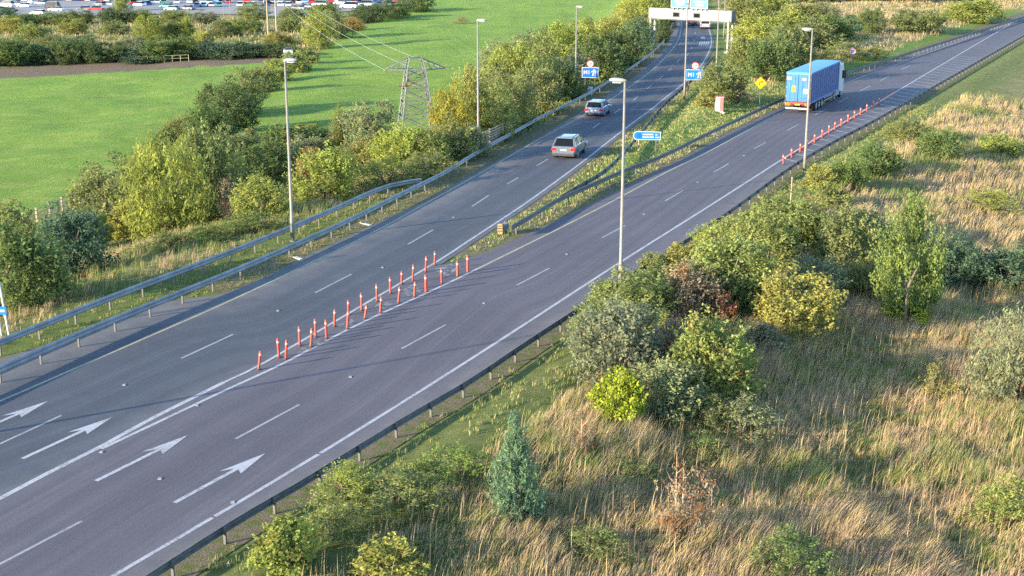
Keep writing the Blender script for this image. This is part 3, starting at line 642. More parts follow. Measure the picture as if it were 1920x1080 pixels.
# ------------------------------------------------------------------ lattice pylon, H pole and wires
def pylon(p, Ht, label):
    t = thing('lattice_pylon', label, 'pylon', p, R(12))
    steel = mat('pale galvanised lattice', (.145,.152,.145), .7, .1, .2, 1.2)
    wb, wt = 1.95, .98
    hw = lambda z: wb+(wt-wb)*min(1, z/(Ht-1.2))
    bar = lambda m, a, b, r=.05: m.tube(a, b, r, r, 5)
    for sx, sy in ((-1,-1),(1,-1),(1,1),(-1,1)):
        m = MB(); bar(m, (sx*wb, sy*wb, -.6), (sx*hw(Ht-1.2), sy*hw(Ht-1.2), Ht-1.2), .085); bar(m, (sx*wt, sy*wt, Ht-1.2), (sx*wt*.7, sy*wt*.7, Ht), .075); m.build('leg', steel, t)
        MB().box(sx*wb-.3,sx*wb+.3,sy*wb-.3,sy*wb+.3,-.8,.15).build('footing', M['concrete'], t)
    zs = list(np.cumsum([0, 1.9, 1.75, 1.55, 1.35, 1.2])); zs = [z_*(Ht-1.2)/zs[-1] for z_ in zs]
    for k in range(4):
        a = (1,0) if k % 2 == 0 else (0,1); s = 1 if k < 2 else -1
        m = MB()
        P = lambda u, z: (u*hw(z)*a[0]+s*hw(z)*a[1], u*hw(z)*a[1]+s*hw(z)*a[0], z)
        for z0, z1 in zip(zs[:-1], zs[1:]):
            zm = (z0+z1)/2; bar(m, P(-1,z0), P(1,z1), .05); bar(m, P(1,z0), P(-1,z1), .05); bar(m, P(-1,z1), P(1,z1), .045); bar(m, P(-1,zm), P(-.45,(z0*.72+z1*.28)), .035); bar(m, P(1,zm), P(.45,(z0*.72+z1*.28)), .035)
        bar(m, P(-1,Ht-1.2), P(1,Ht-1.2), .05); m.build('bracing', steel, t)
    for sx in (-1, 1):
        m = MB(); L = 3.25; zb = Ht-1.2
        for sy in (-1, 1):
            bar(m, (sx*wt, sy*wt, zb), (sx*L, 0, zb+.05), .055); bar(m, (sx*wt*.7, sy*wt*.7, Ht), (sx*L, 0, zb+.1), .05)
            for q in (.25,.5,.75): bar(m, (sx*(wt+(L-wt)*q), sy*wt*(1-q), zb+.02), (sx*(wt*.7+(L-wt*.7)*q), sy*wt*.7*(1-q), Ht-(Ht-zb-.1)*q), .035)
        for q in (.2,.45,.7): bar(m, (sx*(wt+(L-wt)*q), -wt*(1-q), zb), (sx*(wt+(L-wt)*(q+.2)), wt*(.8-q), zb), .035)
        m.build('cross_arm', steel, t)
        MB().poly([(sx*L,0,zb),(sx*L,-.3,zb-.05),(sx*L,-.7,zb-.1)],[.09,.11,.05],6).build('insulator', M['insul'], t)
    m = MB(); [bar(m, a, b, .05) for a, b in (((-.69,-.69,Ht),(.69,-.69,Ht)),((-.69,.69,Ht),(.69,.69,Ht)),((-.69,-.69,Ht),(-.69,.69,Ht)),((.69,-.69,Ht),(.69,.69,Ht)),((-.69,-.69,Ht),(.69,.69,Ht)))]; m.build('top_frame', steel, t)
    m = MB()
    for x in (-1.9,-1.3,-.7): m.tube((x,-1.3,5.2),(x,-1.3,6.0),.05,.03,6)
    m.box(-2.0,-.6,-1.36,-1.24,5.1,5.2); m.build('switch_gear', M['insul'], t)
    return t
PY = at(781,247); kpx = ppm(PY); HT = (247-110)/kpx
pylon(PY, HT, 'pale steel lattice pylon standing behind the bushes in the green field')
hp = [at(503,70), at(519,70)]
t = thing('h_frame_pole', 'pair of thin wooden power poles in the far scrub carrying the wires', 'power pole', hp[0], 0)
dv = hp[1]-hp[0]; HH = 11.2
MB().tube((0,0,-.5),(0,0,HH),.17,.12).build('pole', M['timber'], t); MB().tube((dv[0],dv[1],dv[2]-.5),(dv[0],dv[1],HH),.17,.12).build('pole', M['timber'], t)
MB().tube((-1.0,0,HH-.4),(dv[0]+1.0,dv[1],HH-.4),.12).build('cross_arm', M['timber'], t)
for k in range(3): MB().tube((-.8+k*(dv[0]+1.6)/2, dv[1]*k/2, HH-.4),(-.8+k*(dv[0]+1.6)/2, dv[1]*k/2, HH+.1),.07).build('insulator', M['insul'], t)
cA = [Matrix.Rotation(R(12), 3, 'Z') @ Vector((x, 0, HT-1.25)) for x in (-3.25, 0, 3.25)]
for k in range(3):
    a = Vector(PY)+cA[k]; b = Vector(hp[0])+Vector((-.8+k*(dv[0]+1.6)/2, dv[1]*k/2, HH+.1))
    pts = [a.lerp(b, s)-Vector((0,0,4*1.3*s*(1-s))) for s in np.linspace(0, 1, 22)]
    o0 = pts[0].copy(); o = MB().poly([q-o0 for q in pts], [.019]*22, 5).build('power_cable', M['wire']); o.location = o0
    tag(o, 'thin pale power cable from the pylon to the far poles, %s of three' % ('lowest','middle','uppermost')[k], 'cable', 'power cables over the field')
# ------------------------------------------------------------------ vehicles
def paint(name, c, rough=.3):
    return mat(name, c, rough, .25, .05, 1.0, 0, .5, .5)
def heading(P, pt):                                  # rotation that points +Y along the nearest stretch of a line
    i = int(np.argmin(((P-np.asarray(pt)[:2])**2).sum(1))); i = max(2, min(i, len(P)-3)); d = P[i+2]-P[i-2]
    return -math.atan2(d[0], d[1])
tyre = MB(); tyre.loft([[(x, r*math.cos(a), r*math.sin(a)) for a in np.linspace(0, 2*math.pi, 19)[:-1]] for x, r in ((-.11,.24),(-.105,.30),(-.08,.33),(.08,.33),(.105,.30),(.11,.24))]); TYREM = tyre.data('tyre', M['black'], True)
rim = MB(); rim.loft([[(x, r*math.cos(a), r*math.sin(a)) for a in np.linspace(0, 2*math.pi, 13)[:-1]] for x, r in ((-.113,.05),(-.115,.22),(.115,.22),(.113,.05))]); RIMM = rim.data('rim', M['rim'])
def wheel(parent, x, y, r, wd=1.0):
    w_ = bpy.data.objects.new('wheel', None); col.objects.link(w_); w_.parent = parent; w_.location = (x, y, r); w_.scale = (wd, r/.33, r/.33)
    link('tyre', TYREM, w_); link('rim', RIMM, w_)
def car(p, rz, label, L, W, Hh, pm, prof, belt, tail='high', group=None, name='car', plate=True):
    """prof: (y fraction, bottom z, shoulder z) of the lower body; belt: roof prism rear/front at belt and roof"""
    t = thing(name, label, 'car', p, rz, group)
    hw = W/2; secs = []
    for yf, zb, zs, wf in prof:
        y = (yf-.5)*L; a = hw*wf
        secs.append([(-a*.93,y,zb),(-a,y,zb+.12),(-a,y,(zb+zs)/2+.05),(-a*.985,y,zs-.06),(-a*.90,y,zs),(a*.90,y,zs),(a*.985,y,zs-.06),(a,y,(zb+zs)/2+.05),(a,y,zb+.12),(a*.93,y,zb)])
    body = MB().loft(secs).build('body', pm, t, bevel=.03)
    r0, f0, r1, f1, zb, zt, wb, wt = belt
    r0, f0, r1, f1 = [(q-.5)*L for q in (r0, f0, r1, f1)]
    wb *= hw; wt *= hw
    g = MB(); B = [(-wb,r0,zb),(wb,r0,zb),(wb,f0,zb),(-wb,f0,zb)]; T = [(-wt,r1,zt),(wt,r1,zt),(wt,f1,zt),(-wt,f1,zt)]
    g.add(B+T, [(0,1,5,4),(1,2,6,5),(2,3,7,6),(3,0,4,7),(4,5,6,7)]); g.build('windows', M['glass'], t)
    rf = MB(); rows = []
    for k, q in enumerate(np.linspace(-.02, 1.02, 7)):
        y = r1+(f1-r1)*q; hz = .05*(1-(2*q-1)**2)
        rows.append([(-wt*1.02,y,zt-.05),(-wt*1.0,y,zt+.02+hz*.5),(-wt*.6,y,zt+.035+hz),(wt*.6,y,zt+.035+hz),(wt*1.0,y,zt+.02+hz*.5),(wt*1.02,y,zt-.05)])
    rf.loft(rows).build('roof', pm, t, True)
    for sx in (-1, 1):
        for (a, b, rr) in ((0,4,.075),(3,7,.05)):
            A = Vector(B[a]); Bq = Vector(T[b-4]); A.x = sx*abs(A.x); Bq.x = sx*abs(Bq.x)
            MB().tube(A+Vector((-.02*sx,0,-.05)), Bq, rr, rr*.9, 6).build('pillar', pm, t)
        ym = (r1+f1)/2-.05*L; MB().tube((sx*wb,ym-.02,zb-.05),(sx*wt,ym,zt),.05,.045,6).build('pillar', M['dark'], t)
        yc = r0*.45+r1*.55+.14*L; MB().tube((sx*wb,yc-.12,zb-.05),(sx*wt,yc,zt),.06,.05,6).build('pillar', pm, t)
        ym = f0*.72; MB().box(min(sx*(wb+.02),sx*(wb+.2)),max(sx*(wb+.02),sx*(wb+.2)),ym-.06,ym+.06,zb+.0,zb+.15).build('mirror', pm, t, bevel=.02)
        xa, xb = sorted((sx*hw*.60, sx*hw*.99)); zl = zb-.25
        MB().box(xa,xb,-L/2-.012,-L/2+.14,zl-.12,zl+.12).build('tail_light', M['redlight'], t, bevel=.015)
        MB().box(xa,xb,L/2-.2,L/2-.02,zl-.14,zl+.02).build('headlight', M['lampglass'], t, bevel=.02)
        for yw in (-.29, .31):
            wheel(t, sx*(hw-.10), yw*L, .34)
            MB().tube((sx*(hw-.22),yw*L,.36),(sx*(hw+.004),yw*L,.36),.41,.41,18).build('wheel_arch', M['dark'], t)
    MB().box(-hw*.92,hw*.92,-L/2-.03,-L/2+.2,.26,.44).build('bumper', M['dark'], t, bevel=.03)
    MB().box(-hw*.85,hw*.85,-L/2-.05,-L/2+.1,.46,.56).build('bumper_trim', pm, t, bevel=.03)
    if plate: MB().box(-.26,.26,-L/2-.025,-L/2+.02,zb-.36,zb-.25).build('number_plate', M['white'], t)
    MB().box(-wt*.9,wt*.9,r1-.16,r1+.03,zt-.02,zt+.03).build('spoiler', pm, t, bevel=.01)
    for sx in (-1,1): MB().tube((sx*wt*.88,r1+.25,zt+.09),(sx*wt*.88,f1-.3,zt+.09),.018).build('roof_rail', M['dark'], t)
    for sx in (-1, 1): MB().box(min(sx*hw*.995,sx*hw*1.012),max(sx*hw*.995,sx*hw*1.012),-.05*L,-.05*L+.16,zb-.16,zb-.12).build('door_handle', M['galv'], t)
    return t
SUVP = [(0,.42,.95,.90),(.02,.32,1.05,.96),(.12,.28,1.10,1.0),(.30,.27,1.12,1.0),(.62,.27,1.10,1.0),(.78,.28,1.03,.99),(.93,.30,.92,.95),(.99,.36,.78,.86),(1,.42,.70,.82)]
LP = resample(LEFT_WHITE, 2.0)
P = un(1056,299); rz = heading(LP, P); fw = np.array([-math.sin(rz), math.cos(rz), 0])
car(P+fw*2.35+np.array([0,0,.005]), rz, 'silver sport utility car driving away in the right motorway lane', 4.7, 1.98, 1.78, paint('silver paint', (.115,.138,.17)), SUVP, (.03,.74,.14,.60,1.06,1.64,.93,.70), name='sport_utility_car')
P = un(1113,220); rz = heading(LP, P); fw = np.array([-math.sin(rz), math.cos(rz), 0])
HP_ = [(0,.40,.85,.88),(.02,.30,.95,.95),(.14,.25,1.0,1.0),(.6,.25,.98,1.0),(.78,.27,.92,.99),(.94,.29,.80,.94),(1,.40,.64,.82)]
car(P+fw*2.1+np.array([0,0,.005]), rz, 'pale blue hatchback driving away near the left edge line of the motorway', 4.25, 1.82, 1.5, paint('pale blue paint', (.19,.24,.34)), HP_, (.03,.74,.12,.58,.97,1.46,.92,.74), name='hatchback_car')
P = un(1322,53); rz = heading(LP, P)
car(P, rz, 'white car on the right motorway lane just below the gantry', 4.4, 1.85, 1.5, paint('white paint car', (.48,.48,.49)), HP_, (.03,.74,.12,.58,.97,1.46,.92,.74), group='far cars under the gantry', name='hatchback_car')
P = un(1297,47); rz = heading(LP, P)
car(P, rz, 'dull red car below the gantry, left of the white car', 4.4, 1.85, 1.5, paint('dull red paint', (.32,.06,.05)), HP_, (.03,.74,.12,.58,.97,1.46,.92,.74), group='far cars under the gantry', name='hatchback_car')

# lorry
P = un(1494,213); RPL = resample(GORE_R, 2.0); rz = heading(RPL, P)
t = thing('articulated_lorry', 'blue curtain-sided articulated lorry driving away on the slip road', 'lorry', P+np.array([0,0,.006]), rz)
roofb = mat('blue trailer roof', (.028,.19,.43), .45, 0, .08, .6); curt = mat('blue curtain fabric', (.012,.055,.20), .6, 0, .12, .8); door = mat('light blue trailer doors', (.022,.13,.30), .45, 0, .1, 1.2)  # roof blue lightened for sky light, curtain blue darkened for the shadow side
Lt, hw, zb, zt = 13.2, 1.27, 1.15, 4.12
MB().box(-hw,hw,.06,Lt,zb,zt-.02).build('trailer_body', curt, t)
a = MB(); rows = []
for y in np.linspace(-.02, Lt+.02, 16):
    rows.append([(-hw-.02,y,zt-.14),(-hw-.02,y,zt-.02),(-.5,y,zt+.03),(.5,y,zt+.03),(hw+.02,y,zt-.02),(hw+.02,y,zt-.14),(hw,y,zt-.16),(-hw,y,zt-.16)])
a.loft(rows).build('roof', roofb, t)
for sx in (-1, 1):
    for k in range(14):                               # curtain folds and straps
        y = .5+k*.93; xs = sorted((sx*(hw+.003), sx*(hw+.028))); MB().box(xs[0],xs[1],y,y+.06,zb+.05,zt-.2).build('curtain_strap', curt, t)
    xs = sorted((sx*(hw-.02), sx*(hw+.035))); MB().box(xs[0],xs[1],.05,Lt,zb-.14,zb+.02).build('side_rail', mat('blue rail', (.05,.13,.38), .5), t)
    xs = sorted((sx*(hw-.05), sx*(hw+.025))); MB().box(xs[0],xs[1],-.02,.12,zb-.05,zt-.1).build('corner_post', M['dark'], t)
    xs = sorted((sx*.02, sx*1.20)); d_ = MB().box(xs[0],xs[1],-.01,.05,zb+.03,zt-.2).build('rear_door', door, t, bevel=.015)
    for q in (.35,.85): MB().tube((sx*q,-.03,zb+.05),(sx*q,-.03,zt-.25),.02).build('lock_rod', M['galv'], d_)
    for q in (zb+.5,zb+1.4,zb+2.2): xs = sorted((sx*1.10, sx*1.22)); MB().box(xs[0],xs[1],-.03,-.011,q,q+.1).build('hinge', M['galv'], d_)
    xs = sorted((sx*.72, sx*1.22)); MB().box(xs[0],xs[1],-.06,.0,.80,1.08).build('marker_board', M['amber'], t)
    for k in range(3):
        xs = sx*(.80+k*.15); MB().prism([(xs-.05,.80),(xs+.02,.80),(xs+.05,1.08),(xs-.02,1.08)], -.066, -.061).build('board_stripe', M['redlight'], t)
    xs = sorted((sx*.45, sx*.70)); MB().box(xs[0],xs[1],-.05,.0,.86,1.0).build('tail_light', M['redlight'], t)
    for y in (3.0, 4.3, 5.6): wheel(t, sx*(hw-.22), y, .50, 1.7)
    xs = sorted((sx*(hw-.42), sx*(hw-.02))); MB().box(xs[0],xs[1],2.1,2.16,.25,1.1).build('mudflap', M['black'], t)
    for z in (.55,.85): xs = sorted((sx*(hw-.06), sx*(hw-.02))); MB().box(xs[0],xs[1],6.4,10.2,z,z+.1).build('side_guard', M['galv'], t)
    xs = sorted((sx*(hw-.5), sx*(hw-.04))); MB().box(xs[0],xs[1],10.5,10.6,0.12,1.1).build('support_leg', M['galv'], t)
MB().box(-hw,hw,-.015,.06,zt-.2,zt-.03).build('header_rail', mat('pale header rail', (.22,.34,.46), .5), t)
for x0, x1, z0, z1, m in ((-1.15,-.75,3.35,3.62,'white'),(-.62,-.25,2.15,2.75,'amber'),(.35,.75,3.3,3.55,'band'),(.55,.95,2.0,2.5,'band'),(-1.0,-.72,2.35,3.1,'blue_bright'),(.3,.5,2.4,3.1,'blue_sign'),(.25,1.0,1.5,1.58,'blue_sign')):
    MB().box(x0,x1,-.018,-.0115,z0,z1).build('sticker', M[m], t)
lettering('P', .3, M['sign_black'], t, -.435, -.0195, 2.45)
MB().box(-1.1,1.1,-.05,.06,.92,1.12).build('rear_bar', mat('red rear bar', (.35,.04,.04), .5), t)
MB().box(-.26,.26,-.075,-.061,.84,.96).build('number_plate', M['sign_yellow'], t)
MB().box(-1.2,1.2,-.03,.12,.42,.60).build('underrun_bar', mat('pale underrun bar', (.33,.33,.27), .5), t, bevel=.02)
for x in (-.5,.5): MB().box(x-.06,x+.06,.1,13,.78,1.12).build('chassis_beam', M['dark'], t)
cabm = mat('white cab paint', (.36,.42,.44), .4, 0, .06, 1)
y0 = Lt+.75
secs = [[(-1.22*f,y,z0),(1.22*f,y,z0),(1.24*f,y,1.8),(1.2*f,y,z1),(-1.2*f,y,z1),(-1.24*f,y,1.8)] for y, z0, z1, f in ((y0,.75,3.55,1),(y0+1.5,.55,3.7,1),(y0+2.0,.45,3.1,.98),(y0+2.2,.42,2.2,.95))]
MB().loft(secs).build('cab', cabm, t, bevel=.05)
MB().loft([[(-1.05,y,3.5),(1.05,y,3.5),(.95,y,z1),(-.95,y,z1)] for y, z1 in ((y0+.1,3.98),(y0+.9,3.9),(y0+1.7,3.55))]).build('wind_deflector', cabm, t)
MB().add([(-1.1,y0+2.16,2.15),(1.1,y0+2.16,2.15),(1.05,y0+1.86,3.2),(-1.05,y0+1.86,3.2)], [(0,1,2,3),(3,2,1,0)]).build('windscreen', M['glass'], t)
for sx in (-1, 1):
    xs = sorted((sx*1.205, sx*1.25)); MB().box(xs[0],xs[1],y0+.95,y0+1.8,2.0,2.9).build('side_window', M['glass'], t)
    xs = sorted((sx*1.28, sx*1.5)); MB().box(xs[0],xs[1],y0+1.75,y0+1.9,2.0,2.9).build('mirror', M['dark'], t, bevel=.03)
    xs = sorted((sx*1.0, sx*1.24)); MB().box(xs[0],xs[1],y0-1.9,y0-.1,.42,1.05).build('fuel_tank', M['galv'], t, bevel=.05)
    xs = sorted((sx*1.15, sx*1.23)); MB().box(xs[0],xs[1],y0-.55,y0-.02,1.0,3.5).build('air_fairing', cabm, t)
    wheel(t, sx*1.02, y0-2.5, .5, 1.8); wheel(t, sx*1.02, y0+1.15, .5, 1.4)
    xs = sorted((sx*.7, sx*1.25)); MB().box(xs[0],xs[1],y0-3.1,y0-1.9,1.03,1.08).build('mudguard', cabm, t)
MB().box(-.45,.45,y0-3.5,y0+1.5,.7,.98).build('tractor_chassis', M['redlight'], t)

# ------------------------------------------------------------------ far car park
CP = [(-260,44),(0,40),(60,36),(180,30),(260,27),(420,27),(560,32),(650,22),(700,16),(760,6),(800,-6),(800,-26),(400,-30),(-260,-22)]
v = [at(a, b) for a, b in CP]; v = [(p[0], p[1], p[2]+.14) for p in v]
q = NT('pale car park tarmac'); p = q.pos(); f = q.noise(.15, 4, .6, p); g = q.noise(4, 4, .7, p)
c = q.ramp(f, [(.3, (.19,.18,.18)), (.7, (.27,.255,.25))]); c = q.mix(q.math('MULTIPLY', g, .25), c, (.12,.12,.12)); M['carpark'] = q.out(c, .9, 0, None, .2)
ctr = np.mean(v, 0)
tag(mesh_obj('car_park', [tuple(ctr)]+v, [(0, i+1, (i+1) % len(v)+1) for i in range(len(v))][::-1], M['carpark']), kind='structure')
q = NT('parked car paint'); oi = q.n('ShaderNodeObjectInfo').outputs['Color']; M['carpaint'] = q.out(oi, .3, .1, None, .5, .4)
def parked_mesh(kind):
    m = MB(); L, W = (4.3, 1.78) if kind == 0 else ((4.6, 1.82) if kind == 1 else (5.0, 1.95)); hw = W/2
    pr = [[(0,.35,.9),(.05,.28,.98),(.6,.26,.95),(.8,.28,.9),(1,.36,.66)], [(0,.38,.88),(.1,.28,.95),(.65,.26,.93),(.85,.28,.88),(1,.36,.66)], [(0,.36,1.1),(.05,.3,1.18),(.75,.28,1.15),(.9,.3,1.0),(1,.36,.75)]][kind]
    m.loft([[(-hw,(y-.5)*L,a),(-hw,(y-.5)*L,b-.1),(-hw*.88,(y-.5)*L,b),(hw*.88,(y-.5)*L,b),(hw,(y-.5)*L,b-.1),(hw,(y-.5)*L,a)] for y, a, b in pr], 0)
    r0, f0, r1, f1, z0, z1 = [(.03,.75,.12,.58,.95,1.45),(.14,.75,.26,.58,.93,1.42),(.02,.80,.06,.68,1.15,1.95)][kind]
    r0, f0, r1, f1 = [(k-.5)*L for k in (r0, f0, r1, f1)]; wb, wt = hw*.9, hw*.74
    Bv = [(-wb,r0,z0),(wb,r0,z0),(wb,f0,z0),(-wb,f0,z0)]; T = [(-wt,r1,z1),(wt,r1,z1),(wt,f1,z1),(-wt,f1,z1)]
    m.add(Bv+T, [(0,1,5,4),(1,2,6,5),(2,3,7,6),(3,0,4,7)], 1); m.add(T, [(0,1,2,3)], 0)
    m.add([(x*1.0,y,z1+.03) for x, y, _ in T], [(0,1,2,3)], 0)
    for sx in (-1, 1):
        for yw in (-.3, .31): m.tube((sx*(hw-.2),yw*L,.32),(sx*(hw+.01),yw*L,.32),.32,.32,10,2)
    return m.data('parked_car', [M['carpaint'], M['glass'], M['black']])
PKM = [parked_mesh(k) for k in range(3)]; PKN = ('hatchback', 'saloon', 'van')
COLS = [('white',(.75,.75,.75)),('silver',(.42,.44,.46)),('grey',(.15,.16,.18)),('black',(.02,.02,.025)),('dark blue',(.03,.06,.2)),('red',(.42,.03,.03)),('pale blue',(.25,.42,.6)),('white',(.7,.72,.72)),('silver',(.5,.5,.5)),('teal',(.05,.25,.24))]
seen = {}
def parked(px, py, rz, ci, kind, row):
    p = at(px, py); o = link('parked_car', PKM[kind]); o.location = (p[0], p[1], p[2]+.16); o.rotation_euler = (0, 0, rz); o.color = (*COLS[ci][1], 1)
    key = (row, COLS[ci][0], PKN[kind]); seen.setdefault(key, []).append((px, o))
SPARSE = [(18,24,1.3,3,1),(72,29,1.25,0,0),(106,22,1.3,0,1),(159,21,1.4,2,1),(180,21,1.4,5,1),(6,22,.2,9,0),(46,15,1.2,7,1),(97,16,1.3,3,2),(28,12,1.3,0,1),(12,14,1.3,7,2),(62,8,.6,0,2),(78,10,1.1,6,1),(200,12,1.3,0,1),(187,12,1.0,2,0),(262,13,.9,0,1),(273,11,.8,4,0),(249,10,.4,5,2),(314,16,1.2,9,1),(322,21,1.25,6,0),(352,20,1.1,2,1),(600,14,1.3,0,2),(575,18,1.2,0,1),(640,10,1.3,7,1),(560,20,1.2,2,1),(505,13,1.3,5,0),(685,14,1.3,0,2),(655,17,1.3,0,2)]
for a in SPARSE: parked(a[0], a[1], a[2], a[3], a[4], 'near hedge side')
for ry, x0, x1, st, sk, row in ((14.0,372,548,13,.22,'in the third row'),(7.5,285,745,12,.14,'in the middle row'),(2.0,0,790,12,.12,'in the far row'),(9.0,560,700,13,.2,'in the short right row')):
    x = x0
    while x < x1:
        if random.random() > sk: parked(x+random.uniform(-1.5,1.5), ry-.004*(x-400)+random.uniform(-.4,.4), random.choice((.12,.12+math.pi))+random.uniform(-.08,.08), random.randrange(len(COLS)), random.choice((0,0,1,1,0,2)), row)
        x += st
for (row, cn, kn), lst in seen.items():
    lst.sort(key=lambda q: q[0])
    for i, (px, o) in enumerate(lst):
        s = '' if len(lst) == 1 else ', %s from left' % ords[min(i, 14)]
        tag(o, 'parked %s %s %s of far car park%s' % (cn, kn, row, s), 'car', 'cars parked in the far car park')
clm = MB(); clm.tube((0,0,0),(0,0,6.5),.09,.06,8); CLP = clm.data('pole', M['pole']); clh = MB(); clh.box(-.5,.5,-.14,.14,6.5,6.62); CLH = clh.data('lamp_head', M['lamp'])
for px, py, lab in ((217,26,'thin car park lamp post left of the red parked car end'),(420,33,'thin car park lamp post in the scrub, left of the pair'),(432,34,'thin car park lamp post in the scrub, right of the pair'),(107,20,'thin car park lamp post on the left of the car park'),(23,12,'thin car park lamp post at the far left'),(133,10,'thin car park lamp post before the far cars')):
    t = thing('car_park_lamp', lab, 'street lamp', at(px, py), 0, 'car park lamp posts'); link('pole', CLP, t); link('lamp_head', CLH, t)
# white hut, pale field gate, field fences
p = at(541,112); t = thing('field_shed', 'tiny white shed with dark roof at the top corner of the left field', 'shed', p, R(14))
MB().box(-.75,.75,-.7,.7,-.2,1.9).build('wall', M['white'], t); MB().prism([(-.9,1.9),(.9,1.9),(.0,2.25)], -.85, .85).build('roof', M['dark'], t); MB().box(-.15,.15,-.712,-.701,1.0,1.35).build('window', M['glass'], t)
g0 = at(262,119); g1 = at(354,115); n = 6
t = thing('field_rail_fence', 'pale metal rail fence along the dark hedge at the top of the left field', 'fence', g0)
for k in range(n+1): d_ = (g1-g0)*k/n; MB().box(d_[0]-.04,d_[0]+.04,d_[1]-.04,d_[1]+.04,d_[2]-.2,d_[2]+1.2).build('post', mat('pale yellow rail', (.26,.26,.15), .7) if k == 0 else bpy.data.materials['pale yellow rail'], t)
d_ = g1-g0
for z in (1.15,.6): MB().tube((0,0,z),(d_[0],d_[1],d_[2]+z),.03,.03,6).build('rail', bpy.data.materials['pale yellow rail'], t)
def wood_fence(a, b, n, label, h=1.25, close=False):
    A = at(*a); B = at(*b); t = thing('timber_fence', label, 'fence', A)
    zz = []
    for k in range(n+1):
        q_ = A+(B-A)*k/n; z = float(tz(q_[0], q_[1])); d = np.array([q_[0], q_[1], z])-A; zz.append(d)
        MB().box(d[0]-.07,d[0]+.07,d[1]-.07,d[1]+.07,d[2]-.3,d[2]+h).build('post', M['timber'], t)
    for k in range(n):
        for z in ((.35,.7,1.05) if not close else np.arange(.15, h, .22)):
            MB().tube(zz[k]+np.array([0,0,z]), zz[k+1]+np.array([0,0,z]), .03 if not close else .06, None, 5).build('rail', M['timber'], t)
wood_fence((45,428),(140,388),4,'grey timber post fence between the left field and the embankment bushes')
wood_fence((905,282),(966,252),5,'pale timber fence panel behind the barrier right of the lamp column', 1.6, True)
# ------------------------------------------------------------------ foliage prototypes
q = NT('leaves'); oc = q.n('ShaderNodeObjectInfo'); at_ = q.attr('tone'); lv = at_.outputs['Fac']
c = q.mix(1.0, oc.outputs['Color'], q.ramp(lv, [(0, (.48,.50,.52)), (.5, (.95,.95,.95)), (1, (1.75,1.62,1.25))]), 'MULTIPLY')
tu = q.attr('turn').outputs['Fac']                    # a few leaves turning rusty
al = oc.outputs['Alpha']
c = q.mix(q.math('LESS_THAN', tu, al), c, (.27,.12,.045))
d1 = q.n('ShaderNodeBsdfDiffuse', {'Color': c, 'Roughness': .5}); d2 = q.n('ShaderNodeBsdfTranslucent', {'Color': c})
ms = q.n('ShaderNodeMixShader', {0: .42, 1: d1.outputs[0], 2: d2.outputs[0]}); M['leaf'] = q.surf(ms.outputs[0])
M['bark'] = mat('grey brown bark', (.17,.13,.095), .9, 0, .35, 6, .5)
M['bark_pale'] = mat('pale orange bark', (.42,.27,.17), .9, 0, .25, 6, .4)
def leaf_mesh(name, cen, nor, ln, wd, tone, turn, droop=None):
    """rhombic leaves: centre, facing, length, width"""
    n = len(cen); a = rng.normal(size=(n, 3))
    if droop is not None: a = a*.35 + droop
    nor = nor/np.linalg.norm(nor, axis=1)[:, None]
    t = a - nor*(a*nor).sum(1)[:, None]; t /= np.linalg.norm(t, axis=1)[:, None]+1e-9
    b = np.cross(nor, t); l = ln[:, None]/2; w_ = wd[:, None]/2
    v = np.stack([cen-t*l, cen+b*w_-nor*l*.12, cen+t*l, cen-b*w_-nor*l*.12], 1).reshape(-1, 3)
    f = np.arange(4*n).reshape(-1, 4)
    me = np_mesh(name, v, f, 4); set_attr(me, 'tone', np.repeat(tone, 4)); set_attr(me, 'turn', np.repeat(turn, 4)); me.materials.append(M['leaf'])
    return me
def crown_points(seed, nclump, per, shape, clr=(.10,.19), flat=.85):
    g = np.random.default_rng(seed); C, N, T, U = [], [], [], []
    for k in range(nclump):
        zf = g.uniform(.04, 1.0); pr = shape(zf)
        if pr <= 0: continue
        ang = g.uniform(0, 2*math.pi); lob = 1+.24*math.sin(3*ang+seed+2*zf)+.16*math.sin(5*ang+seed*2.3-3*zf)
        rad = .5*max(0, pr*lob-.10)*g.uniform(.1, 1)**.4
        c0 = np.array([rad*math.cos(ang), rad*math.sin(ang), zf*.94*g.uniform(.95, 1.05)*(1+.16*math.sin(2*ang+seed*1.7)+.09*math.sin(5*ang+seed))])
        r = g.uniform(*clr)*(.65+.35*pr); m = int(per*(r/np.mean(clr))**2)
        d = g.normal(size=(m, 3)); d /= np.linalg.norm(d, axis=1)[:, None]
        C.append(c0+d*r*(g.uniform(.05, 1, (m, 1))**.45)*1.3*np.array([1,1,flat]))
        N.append(d*.8+g.normal(size=(m, 3))*.6+np.array([0,0,.3])); tone = g.uniform(.18, .72)
        T.append(np.clip(tone+g.normal(size=m)*.22, 0, 1)); U.append(np.clip(g.uniform(0, 1)*.75+g.uniform(0, .5, m), 0, 1.3))
    for k in range(int(nclump*1.2)):                   # shoots that break the outline
        zf = g.uniform(.1, .98); pr = shape(zf)
        if pr <= 0: continue
        ang = g.uniform(0, 2*math.pi); rad = .5*pr*g.uniform(.75, 1.05); c0 = np.array([rad*math.cos(ang), rad*math.sin(ang), zf*.95])
        dd = np.array([math.cos(ang)*.5, math.sin(ang)*.5, .5+.7*zf])+g.normal(size=3)*.25; dd /= np.linalg.norm(dd); L = g.uniform(.08, .24); m = int(per*.16)
        s = g.uniform(0, 1, (m, 1)); C.append(c0+dd*L*s+g.normal(size=(m, 3))*.012); N.append(g.normal(size=(m, 3))+np.array([0,0,.4]))
        T.append(np.clip(g.uniform(.4,.85)+g.normal(size=m)*.15, 0, 1)); U.append(np.clip(g.uniform(0, 1)*.75+g.uniform(0, .5, m), 0, 1.3))
    return np.concatenate(C), np.concatenate(N), np.concatenate(T), np.concatenate(U)
